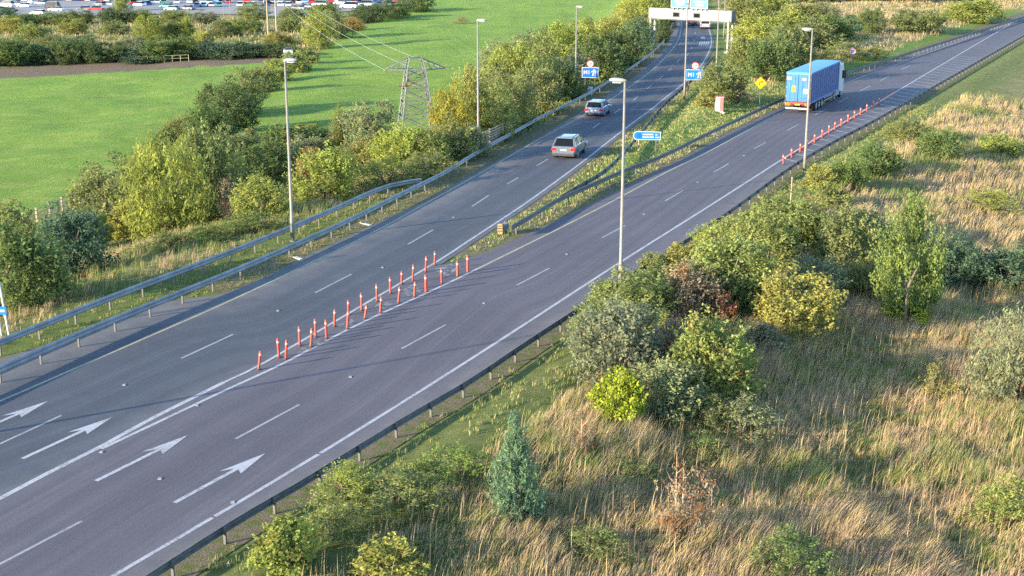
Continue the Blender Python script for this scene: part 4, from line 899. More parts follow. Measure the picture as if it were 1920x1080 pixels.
sh_round = lambda z: math.sqrt(max(0, 1-((z-.42)/.60)**2))*1.0
sh_low = lambda z: math.sqrt(max(0, 1-(z/1.02)**2))
sh_up = lambda z: math.sqrt(max(0, 1-((z-.45)/.56)**2))*.95
sh_cone = lambda z: max(.05, 1.02-.9*z) if z > .06 else .7
sh_tall = lambda z: max(0, math.sin(math.pi*min(1, max(0, (z-.02)/1.0)))**.6)*(1.0 if z < .6 else 1.05)
PROTO = {}
def proto(kind, seed, nclump, per, shape, ln, asp, clr, flat=.8, droop=None, trunk='multi'):
    c, n, t, u = crown_points(seed, nclump, per, shape, clr, flat)
    g = np.random.default_rng(seed+99); k = len(c)
    c[:, 2] = np.abs(c[:, 2])
    lm = leaf_mesh('crown', c, n, ln*g.uniform(.7, 1.35, k), ln*asp*g.uniform(.7, 1.3, k), t, u, droop)
    tb = MB(); r_ = random.Random(seed)
    if trunk == 'multi':
        for j in range(5):
            a = r_.uniform(0, 6.28); s = r_.uniform(.15, .34); h = r_.uniform(.55, .85)
            tb.poly([(0.03*math.cos(a),.03*math.sin(a),-.05),(s*.35*math.cos(a),s*.35*math.sin(a),h*.4),(s*math.cos(a+.3),s*math.sin(a+.3),h)], [.022,.016,.005], 5)
    elif trunk == 'single':
        tb.poly([(0,0,-.05),(.01,.0,.25),(-.02,.02,.55),(.01,0,.85)], [.035,.03,.02,.006], 7)
        for j in range(6):
            a = r_.uniform(0, 6.28); z = r_.uniform(.3, .7); s = r_.uniform(.2, .35)
            tb.poly([(0,0,z),(s*.5*math.cos(a),s*.5*math.sin(a),z+.1),(s*math.cos(a),s*math.sin(a),z+.16)], [.016,.011,.004], 5)
    elif trunk == 'crook':
        tb.poly([(-.1,-.46,-.02),(-.11,-.47,.30),(-.10,-.48,.42),(-.02,-.47,.52),(.06,-.40,.58)], [.022,.02,.018,.015,.006], 7)
        tb.poly([(0,0,-.05),(.02,0,.4),(0,.02,.8)], [.03,.025,.008], 7)
    tm = tb.data('trunk', M['bark'], True)
    PROTO.setdefault(kind, []).append((lm, tm))
for s in (1, 2, 3, 21): proto('bush', s, 105, 78, sh_round, .046, .6, (.08,.15))
for s in (4, 5, 22): proto('small', s, 60, 55, sh_low, .07, .6, (.10,.17))
for s in (6, 7, 8, 23): proto('tree', s, 150, 66, sh_up, .036, .6, (.06,.115), trunk='single')
for s in (9, 10): proto('willow', s, 115, 85, sh_round, .055, .26, (.08,.13), 1.2, np.array([0,0,1.0]))
proto('pine', 11, 110, 80, sh_cone, .065, .24, (.07,.13), .9, None, 'single')
for s in (12, 13): proto('sparse', s, 36, 38, sh_round, .05, .5, (.09,.16))
proto('tall', 14, 160, 80, sh_tall, .034, .6, (.06,.11), .85, None, 'crook')
for s in (15, 16): proto('low', s, 70, 52, sh_low, .045, .5, (.07,.13), .75)
proto('vivid', 17, 80, 62, sh_tall, .068, .7, (.08,.13), .85)
COL = dict(olive=(.215,.245,.095), green=(.155,.210,.075), dark=(.120,.165,.070), yg=(.275,.310,.085), yellow=(.36,.335,.065), grey=(.225,.248,.145), blue=(.110,.170,.105), red=(.33,.15,.105), orange=(.34,.245,.10), brown=(.29,.24,.16), teal=(.155,.25,.15), lime=(.31,.345,.05), gold=(.295,.295,.095))
pk = {}
def plant(px, py, wpx, hpx, kind, cname, label, name=None, rust=.03, group=None, p=None, dark=0):
    p = at(px, py) if p is None else p; k = ppm(p)
    lst = PROTO[kind]; pk[kind] = pk.get(kind, -1)+1; lm, tm = lst[pk[kind] % len(lst)]
    nm = name or {'tree':'broadleaf_tree','tall':'broadleaf_tree','pine':'pine_tree','willow':'willow_shrub','low':'bramble_clump'}.get(kind, 'bush')
    t = thing(nm, label, {'broadleaf_tree':'tree','pine_tree':'tree'}.get(nm, 'bush'), p-np.array([0,0,.05]), random.uniform(0, 6.28) if kind != 'tall' else 0, group)
    W, Hh = wpx/k, hpx/k; j = random.uniform(.9, 1.12); ww = 1.12 if kind in ('bush','tree','willow','small') else 1.04; t.scale = (W*ww*j, W*ww/j, Hh*random.uniform(.98, 1.12))
    o = link('crown', lm, t); cc = COL[cname]; f = random.uniform(.88, 1.14); o.color = (cc[0]*f, cc[1]*f*random.uniform(.95, 1.05), cc[2], rust*1.1)
    link('trunk', tm, t); return t
# ------------------------------------------------------------------ bushes and trees, one by one
GL_, GT_, GH_, GR_, GI_, GS_ = 'bushes on the left embankment', 'trees along the far left side of the motorway', 'bushes of the hedge between the fields', 'bushes on the right bank', 'bushes on the island', 'bushes of the far scrub'
for a in [
 (40,575,150,150,'bush','green','dark green bush at the left edge behind the two leaning posts',.02),
 (138,520,115,120,'bush','blue','dark blue-green bush below the timber field fence',.0),
 (10,470,110,85,'bush','olive','olive bush at the left edge, beside the timber field fence',.04),
 (212,432,120,115,'bush','olive','round olive bush left of the tall yellow-green bush on the embankment',.03),
 (180,470,60,60,'small','green','small green bush between dark bush and round olive bush',.03),
 (238,445,80,60,'small','gold','low golden bush with a few red leaves at the embankment foot',.25),
 (318,440,135,165,'willow','yg','tall bright yellow-green bush, biggest left of the near lamp column',.0),
 (285,400,80,110,'willow','yg','narrow yellow-green bush fused to the left of the tallest one',.0),
 (400,405,120,140,'bush','olive','broad olive bush right of the tall yellow-green bush',.0),
 (375,350,120,85,'willow','yg','yellow-green bush crown behind the broad olive bush',.0),
 (440,330,100,80,'bush','olive','olive bush crown above the sapling, mid embankment',.02),
 (432,412,45,75,'sparse','brown','thin brown sapling between broad olive bush and rounded bush',.3),
 (488,410,92,72,'bush','yg','rounded yellow-green hawthorn left of the near lamp column',.0),
 (395,418,50,40,'small','yg','small yellow-green shrub below the broad olive bush',.0),
 (490,352,110,80,'bush','dark','dark green bush behind the rounded hawthorn',.0),
 (525,300,75,60,'small','green','green bush top left of the lamp column, edging the shaded field',.02),
 (470,292,80,45,'small','olive','olive bush along the field edge, left of the green top',.02),
 (400,452,110,30,'low','yg','low bramble patch in front of the sapling',.05),
 (318,465,90,30,'low','green','low bramble patch below the tall yellow-green bush',.05),
 (470,432,120,32,'low','green','low bramble strip below the rounded hawthorn',.06),
 (612,372,105,95,'bush','yg','round yellow-green bush with orange tips right of the near lamp column',.10),
 (585,338,60,55,'small','orange','orange-red tinted bush top just right of the near lamp column',.45),
 (578,312,80,55,'bush','grey','grey-olive bush behind the orange tinted one',.02),
 (600,292,110,52,'bush','dark','dark bush row end right of the lamp column, edging the field',.02),
 (575,275,60,36,'small','gold','golden low bush at the field edge right of the lamp column',.1),
 (638,300,30,88,'tree','yg','slender upright yellow-green tree left of the grey-olive tree',.0),
 (692,292,105,92,'tree','grey','round grey-olive tree left of the pylon',.03),
 (690,325,95,56,'bush','gold','golden bush with orange top below the grey-olive tree',.18),
 (640,330,80,50,'bush','dark','dark bush between round yellow-green bush and golden bush',.02),
 (755,318,100,80,'bush','yg','yellow-green bush in front of the pylon base',.04),
 (800,312,80,62,'bush','olive','olive bush right below the pylon',.05),
 (725,345,120,48,'low','green','low green thicket below the pylon bushes, left part',.04),
 (800,330,100,45,'low','olive','low olive thicket below the pylon bushes, right part',.06),
 (842,300,75,62,'bush','olive','olive bush between pylon and lamp column, low front',.04),
 (845,280,75,112,'tree','yellow','bright yellow-green tree just right of the pylon',.02),
 (880,262,75,120,'tree','gold','golden tree left of the lamp column, behind the yellow one',.04),
 (872,295,70,55,'bush','grey','grey bush at the foot of the second lamp column',.05),
]: plant(*a[:7], rust=a[7], group=GL_)
for a in [
 (925,262,85,92,'tree','olive','olive tree at the barrier, first right of the second lamp column',.04),
 (965,240,80,90,'tree','olive','olive tree, second right of the second lamp column',.05),
 (1005,215,80,80,'bush','olive','reddish flecked olive bush above the silver car',.12),
 (1045,190,75,72,'bush','dark','dark bush left of the third lamp column',.03),
 (1075,172,60,65,'bush','grey','shaded grey bush behind the third lamp column',.03),
 (1128,150,75,70,'bush','dark','dark shaded bush behind the small blue motorway sign',.03),
 (1165,124,70,66,'bush','dark','dark shaded bush right of the small blue motorway sign',.05),
 (1196,102,50,62,'bush','blue','dark shaded bush below the left gantry leg',.02),
 (920,215,95,80,'tree','olive','tall olive tree behind the second lamp column, right side',.02),
 (965,195,100,100,'tree','yg','tall yellow-green tree in the middle of the motorway trees',.0),
 (1010,170,95,92,'tree','olive','tall olive tree right of the yellow-green one',.02),
 (1055,150,95,92,'tree','yg','tall dense yellow-green tree left of the third lamp column top',.02),
 (1100,132,90,78,'tree','yg','yellow-green tree top above the small blue sign',.02),
 (1145,105,85,66,'tree','gold','golden tree top right of the third lamp column',.05),
 (1182,82,75,62,'tree','gold','golden tree crown left of the gantry leg',.05),
 (945,150,80,66,'tree','grey','grey-green tree crown at the field edge, left part of the row',.0),
 (990,125,80,58,'tree','grey','grey-green tree crown at the field edge, middle of the row',.0),
 (1045,108,80,58,'tree','green','dark topped tree crown at the field edge left of the third lamp column',.0),
 (1095,92,75,50,'tree','olive','olive tree crown at the field edge beside the third lamp column',.0),
 (1200,60,70,62,'tree','yg','yellow-green tree beside the left end of the gantry beam',.03),
 (1232,42,60,55,'tree','olive','olive tree behind the left end of the gantry beam',.03),
 (1180,50,60,45,'tree','gold','golden tree top left of the gantry at the field edge',.03),
 (1236,80,36,40,'bush','dark','dark bush inside the left gantry leg',.1),
 (1250,52,28,34,'bush','green','green bush under the gantry beam, left side',.1),
 (1215,14,70,45,'tree','yg','yellow-green tree behind the gantry, far left',.02),
 (1265,16,55,40,'tree','dark','dark tree behind the left blue board',.0),
]: plant(*a[:7], rust=a[7], group=GT_)
for a in [
 (268,312,70,26,'low','green','low dark hedge stub at the near end of the field hedge',.0),
 (330,298,110,26,'low','green','low green hedge bank below the field hedge trees',.0),
 (312,280,50,34,'small','dark','small dark bush at the low end of the field hedge',.05),
 (345,272,60,48,'bush','olive','olive bush second from the low end of the field hedge',.03),
 (392,270,78,70,'bush','dark','dark round bush in the middle of the field hedge',.0),
 (432,250,78,80,'bush','dark','dark tall bush right of the round one in the field hedge',.0),
 (405,222,62,60,'bush','green','green bush with bright edge in the field hedge',.0),
 (455,212,86,76,'tree','olive','tallest olive tree of the field hedge',.02),
 (488,172,56,42,'bush','olive','olive bush above the tallest hedge tree',.0),
 (515,152,56,34,'small','yg','pale bush left of the near lamp top in the hedge',.02),
 (552,134,60,32,'small','olive','bush under the near lamp head in the hedge',.02),
 (575,118,44,26,'small','olive','last small bush at the top end of the field hedge',.02),
 (866,44,28,12,'low','brown','tiny dry brown bush alone in the far field',.2),
]: plant(*a[:7], rust=a[7], group=GH_)
nd = ['first','second','third','fourth','fifth','sixth','seventh','eighth','ninth','tenth','eleventh','twelfth','thirteenth','fourteenth','fifteenth','sixteenth']
for i, x in enumerate(range(-10, 530, 44)):
    plant(x+random.uniform(-6,6), 123-x*.034+random.uniform(-1,1), random.uniform(54,84), random.uniform(26,46)-x*.010, 'bush', random.choice(('dark','dark','green','blue')), 'dark hedge bush along the brown strip above the left field, %s from the left' % nd[i], rust=.02, group=GS_)
for a in [
 (278,76,46,40,'tree','yg','largest pale round tree in the far scrub'),(318,72,36,34,'bush','olive','pale round bush right of the largest scrub tree'),(347,72,34,34,'bush','yg','third pale bush in the scrub row, left of the thin lamp posts'),
 (418,70,36,30,'bush','olive','round bush at the foot of the thin lamp pair'),(440,66,26,26,'small','yg','small bush right of the thin lamp pair'),(215,66,44,26,'bush','olive','scrub bush left of the largest pale tree'),
 (140,64,46,28,'bush','gold','golden scrub bush on the left of the far scrub'),(60,78,56,30,'bush','olive','wide olive scrub bush at the far left'),(20,62,50,28,'bush','gold','golden scrub bush at the left edge'),
 (595,92,52,72,'tree','yg','tall yellow-green tree where the wires pass, right end of the scrub'),(622,72,50,48,'tree','olive','olive tree right of the tall one at the wires'),(658,58,40,24,'bush','orange','orange-tipped round bush at the right end of the scrub'),
 (640,72,60,22,'low','green','low green bank below the orange-tipped bush'),(468,60,40,24,'bush','green','green scrub bush left of the wooden poles'),(545,60,46,26,'bush','olive','olive scrub bush right of the wooden poles'),(380,88,40,26,'bush','gold','golden bush just behind the dark hedge'),(100,92,60,26,'bush','olive','olive bush just behind the dark hedge at the left'),(250,95,44,22,'bush','grey','grey bush just behind the dark hedge'),(520,85,50,22,'bush','gold','golden bush behind the hedge below the poles'),
 (45,48,60,20,'bush','dark','dark bush at the car park edge, far left'),(105,46,60,20,'bush','green','green bush at the car park edge, left'),(150,44,44,22,'bush','dark','dark bush at the car park edge below the black car'),(215,44,56,26,'bush','dark','dark bush at the car park edge below the red car'),(262,42,50,22,'bush','olive','olive bush at the car park edge'),(330,40,56,20,'bush','olive','olive bush at the car park edge, middle'),(385,44,44,20,'bush','grey','grey bush at the car park edge left of the thin lamps'),(475,36,60,26,'tree','olive','olive tree before the cars left of the wooden poles'),(550,38,50,22,'bush','olive','olive bush before the cars right of the wooden poles'),(610,34,50,24,'bush','green','green bush before the cars near the tall tree'),
 (690,42,66,30,'tree','dark','dark tree at the right end of the car park'),(735,34,70,30,'tree','dark','second dark tree at the right end of the car park'),(780,22,66,28,'tree','dark','third dark tree, above the far field corner'),(228,22,30,34,'tree','yg','bright tree standing in the car park'),(8,40,40,24,'bush','blue','blue-green bush at the left end of the car park edge'),
]: plant(*a[:7], rust=.02, group=GS_)
for a in [
 (1354,188,76,62,'bush','olive','large olive bush on the island covering the blue sign',.04),(1326,200,44,26,'small','gold','low golden bush at the foot of the large island bush',.06),(1385,192,55,34,'low','brown','dry brown clump right of the large island bush',.15),
 (1400,142,70,66,'bush','olive','olive bush right of the gantry leg, above the large island bush',.03),(1442,150,82,72,'bush','dark','dark olive bush above the yellow diamond sign',.04),(1475,128,84,70,'bush','olive','olive bush left of the lorry roof',.02),(1425,98,84,62,'bush','yg','yellow-green bush middle of the far scrub slope',.02),(1472,86,80,60,'bush','yg','yellow-green bush left of the lamp head',.02),(1396,48,62,50,'bush','olive','olive bush right of the gantry beam end',.02),(1440,42,70,48,'bush','yg','yellow-green bush at the top, right of the gantry',.02),
 (1520,92,86,46,'bush','olive','olive bush behind the lamp head by the lorry',.03),(1560,78,70,46,'bush','green','green bush right of the lamp head',.02),(1590,66,44,34,'small','blue','small dark bush on the straw slope',.02),(1500,52,70,44,'bush','olive','olive bush near the top of the straw slope',.02),(1540,44,60,34,'bush','grey','grey bush near the top of the straw slope',.04),(1632,62,46,44,'tree','green','small dark tree at the right of the straw slope',.02),(1580,108,90,28,'low','olive','low olive thicket behind the round sign',.05),(1530,120,80,26,'low','gold','low golden thicket behind the lorry roof',.06),(1640,112,60,24,'low','olive','low thicket right of the round sign',.05),
 (1380,20,60,36,'tree','grey','grey tree at the top right of the gantry',.0),(1440,8,90,40,'tree','yg','yellow-green tree at the top edge, right of gantry',.02),(1530,4,90,36,'tree','olive','olive tree at the top edge above the lorry',.02),(1610,2,80,34,'tree','green','green tree at the top edge, right',.02),(1700,0,90,40,'tree','olive','olive tree at the top right',.02),(1790,-4,90,42,'tree','green','green tree at the far top right',.02),(1880,-6,90,42,'tree','olive','olive tree in the top right corner',.02),
 (1720,60,90,40,'bush','olive','olive bush right of the straw slope',.02),(1820,40,90,40,'bush','yg','yellow-green bush at the right of the far slope',.02),
]: plant(*a[:7], rust=a[7], group=GI_)
for a in [
 (1155,715,150,150,'bush','grey','large grey-olive bush below the big lamp column',.06),(1180,610,130,98,'bush','olive','olive bush at the foot of the big lamp column',.04),(1240,570,90,66,'bush','green','green bush right of the big lamp column foot',.03),
 (1285,600,110,92,'bush','brown','brownish-red bush between olive bush and big green bush',.25),(1352,612,56,66,'small','red','red-leaved bush in the middle of the right bank',.5),(1368,570,140,132,'bush','olive','big olive-green bush highest on the right bank near the barrier',.0),(1278,508,80,50,'small','gold','golden bush at the barrier right of the big lamp column',.08),
 (1432,500,110,92,'bush','olive','olive bush right of the big green one',.02),(1490,628,140,118,'bush','gold','wide bush with yellow-orange top in the right bank',.12),(1330,740,140,140,'bush','olive','tall bush flecked with red berries below the red-leaved bush',.16),(1385,690,70,48,'small','lime','yellow-green low bush right of the red-flecked bush',.04),
 (1160,800,84,104,'vivid','lime','vivid yellow-green young tree in the centre of the right bank',.0),(1250,775,130,95,'bush','grey','grey-olive bush right of the vivid young tree',.06),
 (1692,608,122,225,'tall','green','tallest tree on the right with a bent bare branch in front',.0),(1700,612,80,48,'vivid','lime','bright low bush at the foot of the tallest right tree',.0),(1582,520,110,118,'bush','olive','olive tree left of the tallest right tree',.02),(1480,455,120,78,'bush','olive','olive bush above the yellow-orange topped bush',.0),(1405,450,70,50,'small','olive','small olive bush at the barrier, middle of the right bank',.05),(1530,470,60,60,'bush','yg','yellow-green bush left of the olive tree',.02),
 (1512,440,66,62,'low','red','faded pinkish dry bush below the lone stake',.4),(1590,352,70,48,'bush','green','green bush on the bank below the lamp by the lorry',.02),(1642,325,84,48,'bush','green','dark green bush on the bank crest at the right',.02),(1535,352,60,38,'small','gold','golden small bush at the foot of the lamp by the lorry',.08),(1555,385,70,40,'small','olive','olive small bush right of the lone stake',.04),
 (1792,532,96,86,'bush','blue','dark green round bush in the shaded hollow on the right',.0),(1888,538,110,78,'bush','blue','dark green bush at the right edge of the shaded hollow',.0),(1905,770,150,178,'willow','grey','large grey-green bush cut by the right edge',.0),(1755,748,80,66,'sparse','gold','sparse sapling bush in the straw grass at the right',.06),
 (1762,295,72,46,'bush','green','green bush high on the right slope, right of the bank crest',.02),(1870,285,66,28,'small','yg','small yellow-green bush at the upper right edge',.02),(1700,262,70,36,'bush','olive','olive bush at the upper right bank',.02),(1850,395,110,40,'low','yg','low yellow-green thicket on the sunny right slope',.02),
 (966,975,128,172,'pine','teal','blue-green young pine in the lower middle',.0),(745,950,190,66,'low','olive','wide olive bush left of the young pine',.03),(650,935,120,62,'low','yg','yellow-green bush by the barrier, left of the wide olive bush',.03),(538,1072,112,105,'vivid','yg','yellow-green bush with orange top by the barrier at the bottom',.14),(728,1085,120,70,'small','gold','golden bush at the bottom edge',.10),
 (1285,1010,110,150,'sparse','brown','brown sparse sapling with bare red stems at the bottom',.45),(1095,868,34,100,'sparse','brown','thin bare sapling left of the centre bottom',.5),(1480,1095,170,96,'low','green','green bush cut by the bottom edge',.03),(1885,985,150,84,'low','yg','yellow-green shrub near the lower right edge',.02),(1395,815,130,66,'low','grey','low grey-olive thicket right of the grey-olive bush',.08),(1320,860,110,50,'low','green','low green thicket in the straw grass, centre right',.05),(1180,905,120,40,'low','olive','low olive thicket right of the thin bare sapling',.05),(1110,1040,130,50,'low','olive','low olive thicket at the bottom, right of the pine',.06),(860,900,140,60,'low','green','low green thicket just left of the young pine',.04),(620,1010,150,80,'low','olive','low olive thicket left of the golden bottom bush',.06),
 (1215,655,90,70,'bush','olive','olive bush filling the gap between grey-olive bush and brownish-red bush',.06),(1310,560,90,70,'bush','grey','grey bush right behind the brownish-red bush',.05),(1440,590,90,70,'bush','olive','olive bush between big green bush and yellow-orange topped bush',.04),(1430,660,80,50,'small','grey','grey low bush under the yellow-orange topped bush',.05),(1530,560,90,74,'bush','grey','grey-olive bush between yellow-orange topped bush and olive tree',.04),(1620,560,80,70,'bush','olive','olive bush at the left foot of the tallest right tree',.03),(1625,455,80,60,'bush','grey','grey bush behind the tallest right tree, left side',.02),(1370,470,90,56,'bush','olive','olive bush along the barrier above the big green bush',.03),(1450,415,80,46,'small','olive','olive small bush along the barrier below the lone stake',.03),(1270,690,90,80,'bush','brown','brownish loose bush left of the red-flecked bush',.2),(1110,660,80,80,'bush','olive','olive bush at the barrier left of the grey-olive bush',.05),(1330,800,100,60,'low','olive','low olive tangle below the red-flecked bush',.1),
 (1230,515,60,36,'small','olive','small olive bush touching the barrier behind the big lamp column',.05),(1320,470,70,40,'low','yg','low yellow-green clump along the barrier',.03),
]: plant(*a[:7], rust=a[7], group=GR_)
# lone stake and bare stems
p = at(1482,384); t = thing('tree_stake', 'lone orange-brown stake left of the lamp by the lorry', 'stake', p); MB().tube((0,0,-.2),(.02,0,1.9),.05,.04,6).build('stake', M['bark_pale'], t); MB().tube((-.1,0,1.5),(.12,0,1.56),.03,.03,5).build('tie', M['dark'], t)
for x, y, h, lab in ((1264,1005,3.0,'left of two bare reddish stems at the bottom'),(1277,1002,2.7,'right of two bare reddish stems at the bottom'),(1089,868,1.9,'bare reddish stem of the thin sapling left of centre')):
    p = at(x, y); t = thing('bare_sapling', lab, 'sapling', p); MB().poly([(0,0,-.1),(.02,0,h*.5),(.0,.03,h)], [.03,.024,.008], 6).build('stem', M['bark_pale'], t)
    a = MB(); [a.poly([(0,0,h*z),(s*.2,.0,h*z+.2),(s*.3,0,h*z+.45)], [.012,.009,.004], 5) for z, s in ((.5,1),(.62,-1),(.74,1))]; tag(a.build('twigs', M['bark_pale'], t), kind='stuff')
# ------------------------------------------------------------------ rough grass
q = NT('grass blades'); vc = q.attr('gcol').outputs['Color']
d1 = q.n('ShaderNodeBsdfDiffuse', {'Color': vc, 'Roughness': .6}); d2 = q.n('ShaderNodeBsdfTranslucent', {'Color': vc})
ms = q.n('ShaderNodeMixShader', {0: .30, 1: d1.outputs[0], 2: d2.outputs[0]}); M['blade'] = q.surf(ms.outputs[0])
PALE = np.array([(.50,.37,.19),(.56,.43,.24),(.44,.35,.16),(.38,.29,.19),(.50,.34,.23)]); GRN = np.array([(.17,.225,.065),(.205,.255,.07),(.25,.27,.09),(.15,.19,.065)])
def blades(name, label, X, Y, Hh, wid, dryness, lean, spread=.35, bend=.5, I=None, tint=1.0):
    n = len(X); Z = tz(X, Y); g = rng
    if I is not None:
        k = int(I.max())+1; la = (vnoise(X, Y, 4.0, 21)-.5)*1.1+g.normal(0, .25, k)[I]; lm_ = g.uniform(.5, 1.35, k)[I]
        lean = ((lean[0]*np.cos(la)-lean[1]*np.sin(la))*lm_, (lean[0]*np.sin(la)+lean[1]*np.cos(la))*lm_); Hh = Hh*g.uniform(.6, 1.4, k)[I]
    az = g.uniform(0, 2*math.pi, n)
    dx = lean[0]+np.cos(az)*spread*g.uniform(.2, 1, n); dy = lean[1]+np.sin(az)*spread*g.uniform(.2, 1, n)
    sx, sy = np.cos(az+1.57)*wid/2, np.sin(az+1.57)*wid/2
    mx, my, mz = X+dx*Hh*.35, Y+dy*Hh*.35, Z+Hh*.6
    hx, hy, hz = X+dx*Hh*(.8+bend*.4), Y+dy*Hh*(.8+bend*.4), Z+Hh*(1.0-bend*.12)
    v = np.stack([np.stack([X-sx,Y-sy,Z-.05],1),np.stack([X+sx,Y+sy,Z-.05],1),np.stack([mx+sx*.8,my+sy*.8,mz],1),np.stack([mx-sx*.8,my-sy*.8,mz],1),np.stack([hx,hy,hz],1)],1).reshape(-1,3)
    b = (np.arange(n)*5)[:, None]
    tri = np.concatenate([b+np.array([[0,1,2]]), b+np.array([[0,2,3]]), b+np.array([[3,2,4]])], 1).reshape(-1, 3)
    me = np_mesh(name, v, tri, 3)
    if I is not None:
        dry = np.where(g.uniform(0, 1, n) < .25, g.uniform(0, 1, n), g.uniform(0, 1, k)[I]) < dryness
        c = np.where(dry[:, None], PALE[g.integers(0, 5, k)[I]], GRN[g.integers(0, 4, k)[I]])*g.uniform(.8, 1.22, k)[I][:, None]*g.uniform(.85, 1.15, (n, 1))
    else:
        dry = g.uniform(0, 1, n) < dryness
        c = np.where(dry[:, None], PALE[g.integers(0, 5, n)], GRN[g.integers(0, 4, n)])*g.uniform(.75, 1.25, (n, 1))
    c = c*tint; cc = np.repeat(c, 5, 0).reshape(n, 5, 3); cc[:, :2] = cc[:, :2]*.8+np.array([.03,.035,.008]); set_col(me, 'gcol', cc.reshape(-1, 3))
    me.materials.append(M['blade']); return tag(link(name, me), label, 'grass', None, 'stuff')
def scatter(n, x0, x1, y0, y1, keep):
    X = rng.uniform(x0, x1, n); Y = rng.uniform(y0, y1, n); Z = tz(X, Y); px, py, d = proj(X, Y, Z)
    m = (px > -60) & (px < 1990) & (py > -30) & (py < 1190) & keep(X, Y); return X[m], Y[m]
# right bank: tall straw swept over by the wind, in tufts
def tufts(n, x0, x1, y0, y1, keep, per, rad):
    X, Y = scatter(n, x0, x1, y0, y1, keep)
    k = len(X); return np.repeat(X, per)+rng.normal(0, rad, k*per), np.repeat(Y, per)+rng.normal(0, rad, k*per), np.repeat(np.arange(k), per)
drf = lambda X, Y: dist_side(X, Y, BORD_R)
near = lambda X, Y: (drf(X, Y) > 4.0)
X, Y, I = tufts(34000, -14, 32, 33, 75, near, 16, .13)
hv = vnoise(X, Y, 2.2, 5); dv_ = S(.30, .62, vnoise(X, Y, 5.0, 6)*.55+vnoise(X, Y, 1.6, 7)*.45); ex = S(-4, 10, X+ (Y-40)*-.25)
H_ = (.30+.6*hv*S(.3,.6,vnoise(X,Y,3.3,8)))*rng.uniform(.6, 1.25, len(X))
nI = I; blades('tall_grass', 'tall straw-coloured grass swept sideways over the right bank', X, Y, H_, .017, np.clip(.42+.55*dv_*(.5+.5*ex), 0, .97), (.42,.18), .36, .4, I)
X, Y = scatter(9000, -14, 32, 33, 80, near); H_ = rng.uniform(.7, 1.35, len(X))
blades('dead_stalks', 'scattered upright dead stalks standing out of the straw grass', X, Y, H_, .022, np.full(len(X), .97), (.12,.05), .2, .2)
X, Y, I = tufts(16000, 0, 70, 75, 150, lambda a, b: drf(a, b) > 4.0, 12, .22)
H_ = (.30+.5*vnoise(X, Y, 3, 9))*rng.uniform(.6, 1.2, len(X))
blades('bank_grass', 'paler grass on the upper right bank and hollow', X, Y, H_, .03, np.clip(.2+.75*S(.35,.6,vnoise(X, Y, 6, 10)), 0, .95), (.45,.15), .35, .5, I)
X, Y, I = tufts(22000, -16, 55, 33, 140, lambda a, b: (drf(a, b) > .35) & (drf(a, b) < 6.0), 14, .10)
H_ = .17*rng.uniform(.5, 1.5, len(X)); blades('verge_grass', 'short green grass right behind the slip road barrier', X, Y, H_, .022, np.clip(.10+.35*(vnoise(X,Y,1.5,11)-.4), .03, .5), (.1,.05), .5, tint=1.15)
# left bank
dlf = lambda X, Y: -dist_side(X, Y, BORD_L)
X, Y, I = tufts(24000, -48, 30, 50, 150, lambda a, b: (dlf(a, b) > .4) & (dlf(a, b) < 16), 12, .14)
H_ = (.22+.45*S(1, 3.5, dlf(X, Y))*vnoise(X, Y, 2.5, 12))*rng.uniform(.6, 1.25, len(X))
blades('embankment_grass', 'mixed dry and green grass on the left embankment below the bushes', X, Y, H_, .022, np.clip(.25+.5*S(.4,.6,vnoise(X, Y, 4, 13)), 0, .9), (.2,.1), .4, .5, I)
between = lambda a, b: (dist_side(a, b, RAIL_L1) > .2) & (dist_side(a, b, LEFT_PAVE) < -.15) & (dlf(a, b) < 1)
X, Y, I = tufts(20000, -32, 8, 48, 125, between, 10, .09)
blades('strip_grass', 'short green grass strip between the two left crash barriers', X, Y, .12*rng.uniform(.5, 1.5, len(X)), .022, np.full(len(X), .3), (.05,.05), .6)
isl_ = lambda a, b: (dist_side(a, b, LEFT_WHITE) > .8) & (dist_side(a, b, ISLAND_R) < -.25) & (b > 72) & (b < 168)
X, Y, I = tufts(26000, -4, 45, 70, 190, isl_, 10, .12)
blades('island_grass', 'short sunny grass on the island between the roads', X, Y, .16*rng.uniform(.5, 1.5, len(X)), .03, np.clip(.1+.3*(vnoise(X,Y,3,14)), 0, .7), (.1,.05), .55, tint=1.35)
slp = lambda a, b: (dist_side(a, b, LEFT_WHITE) > 3) & (dist_side(a, b, ISLAND_R) < -4) & (b > 150)
X, Y, I = tufts(16000, 28, 150, 150, 360, slp, 7, .35)
blades('slope_straw', 'pale dry grass on the far slope beyond the island', X, Y, .5*rng.uniform(.5, 1.4, len(X)), .07, np.full(len(X), .85), (.25,.1), .4, .5, I)
X, Y = scatter(60000, -260, 20, 240, 480, lambda a, b: inpoly(*proj(a, b, tz(a, b))[:2], [(0,118),(0,44),(300,32),(640,36),(650,70),(580,92),(300,108)]))
blades('scrub_straw', 'pale dry grass between the far scrub bushes', X, Y, .7*rng.uniform(.5, 1.4, len(X)), .16, np.full(len(X), .8), (.2,.1), .4)
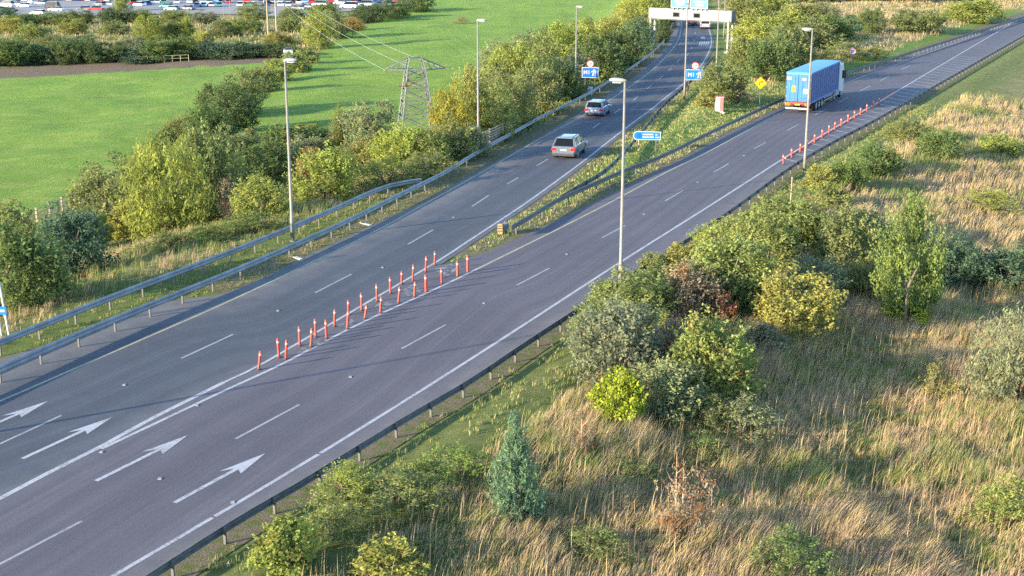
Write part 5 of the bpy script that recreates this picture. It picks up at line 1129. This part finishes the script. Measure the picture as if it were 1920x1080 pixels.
# far scrub undergrowth: masses of leaf clumps nobody could count
def undergrowth(name, label, poly, n, size, cset, seed):
    g = np.random.default_rng(seed); xs = [q_[0] for q_ in poly]; ys = [q_[1] for q_ in poly]; C, N, T = [], [], []; k = 0
    while k < n:
        px, py = g.uniform(min(xs), max(xs)), g.uniform(min(ys), max(ys))
        if not inpoly(np.array([px]), np.array([py]), poly)[0]: continue
        p = at(px, py); r = g.uniform(*size); m = 70; d = g.normal(size=(m, 3)); d /= np.linalg.norm(d, axis=1)[:, None]; d[:, 2] = np.abs(d[:, 2])
        C.append(p+d*r*np.array([1.3,1.3,.75])*g.uniform(.6, 1.1, (m, 1))); N.append(d+g.normal(size=(m, 3))*.5); T.append(np.clip(g.uniform(.2,.8)+g.normal(size=m)*.15, 0, 1)); k += 1
    C = np.concatenate(C); s = np.full(len(C), np.mean(size)*.36)
    me = leaf_mesh(name, C, np.concatenate(N), s*g.uniform(.7,1.3,len(C)), s*.6, np.concatenate(T), g.uniform(0, 1.2, len(C)))
    o = link(name, me); o.color = (*COL[cset], .0); return tag(o, label, 'undergrowth', None, 'stuff')
undergrowth('scrub_undergrowth', 'tangled low olive scrub between far hedge and car park', [(0,112),(0,50),(300,42),(640,40),(650,70),(580,90),(300,104)], 150, (.7,1.5), 'olive', 31)
undergrowth('slope_undergrowth', 'low golden scrub on the far slope beyond the island', [(1380,150),(1370,20),(1650,6),(1655,105),(1560,118),(1480,140)], 70, (.5,1.1), 'olive', 32)
undergrowth('bank_undergrowth', 'low weeds and brambles among the bushes of the left embankment', [(150,480),(260,330),(480,300),(640,270),(860,262),(900,285),(700,352),(540,408),(330,478)], 170, (.35,.8), 'olive', 33)
undergrowth('tree_understorey', 'dense shaded understorey below the trees left of the motorway', [(905,270),(905,190),(1000,130),(1200,40),(1225,85),(1180,125),(1060,195),(985,238)], 150, (.9,1.7), 'green', 34)
undergrowth('right_weeds', 'low weeds and brambles among the bushes of the right bank', [(760,1080),(800,980),(930,890),(1110,745),(1180,580),(1480,420),(1640,400),(1700,560),(1560,650),(1440,760),(1300,860),(1100,900),(900,1000),(820,1080)], 520, (.18,.5), 'olive', 35)
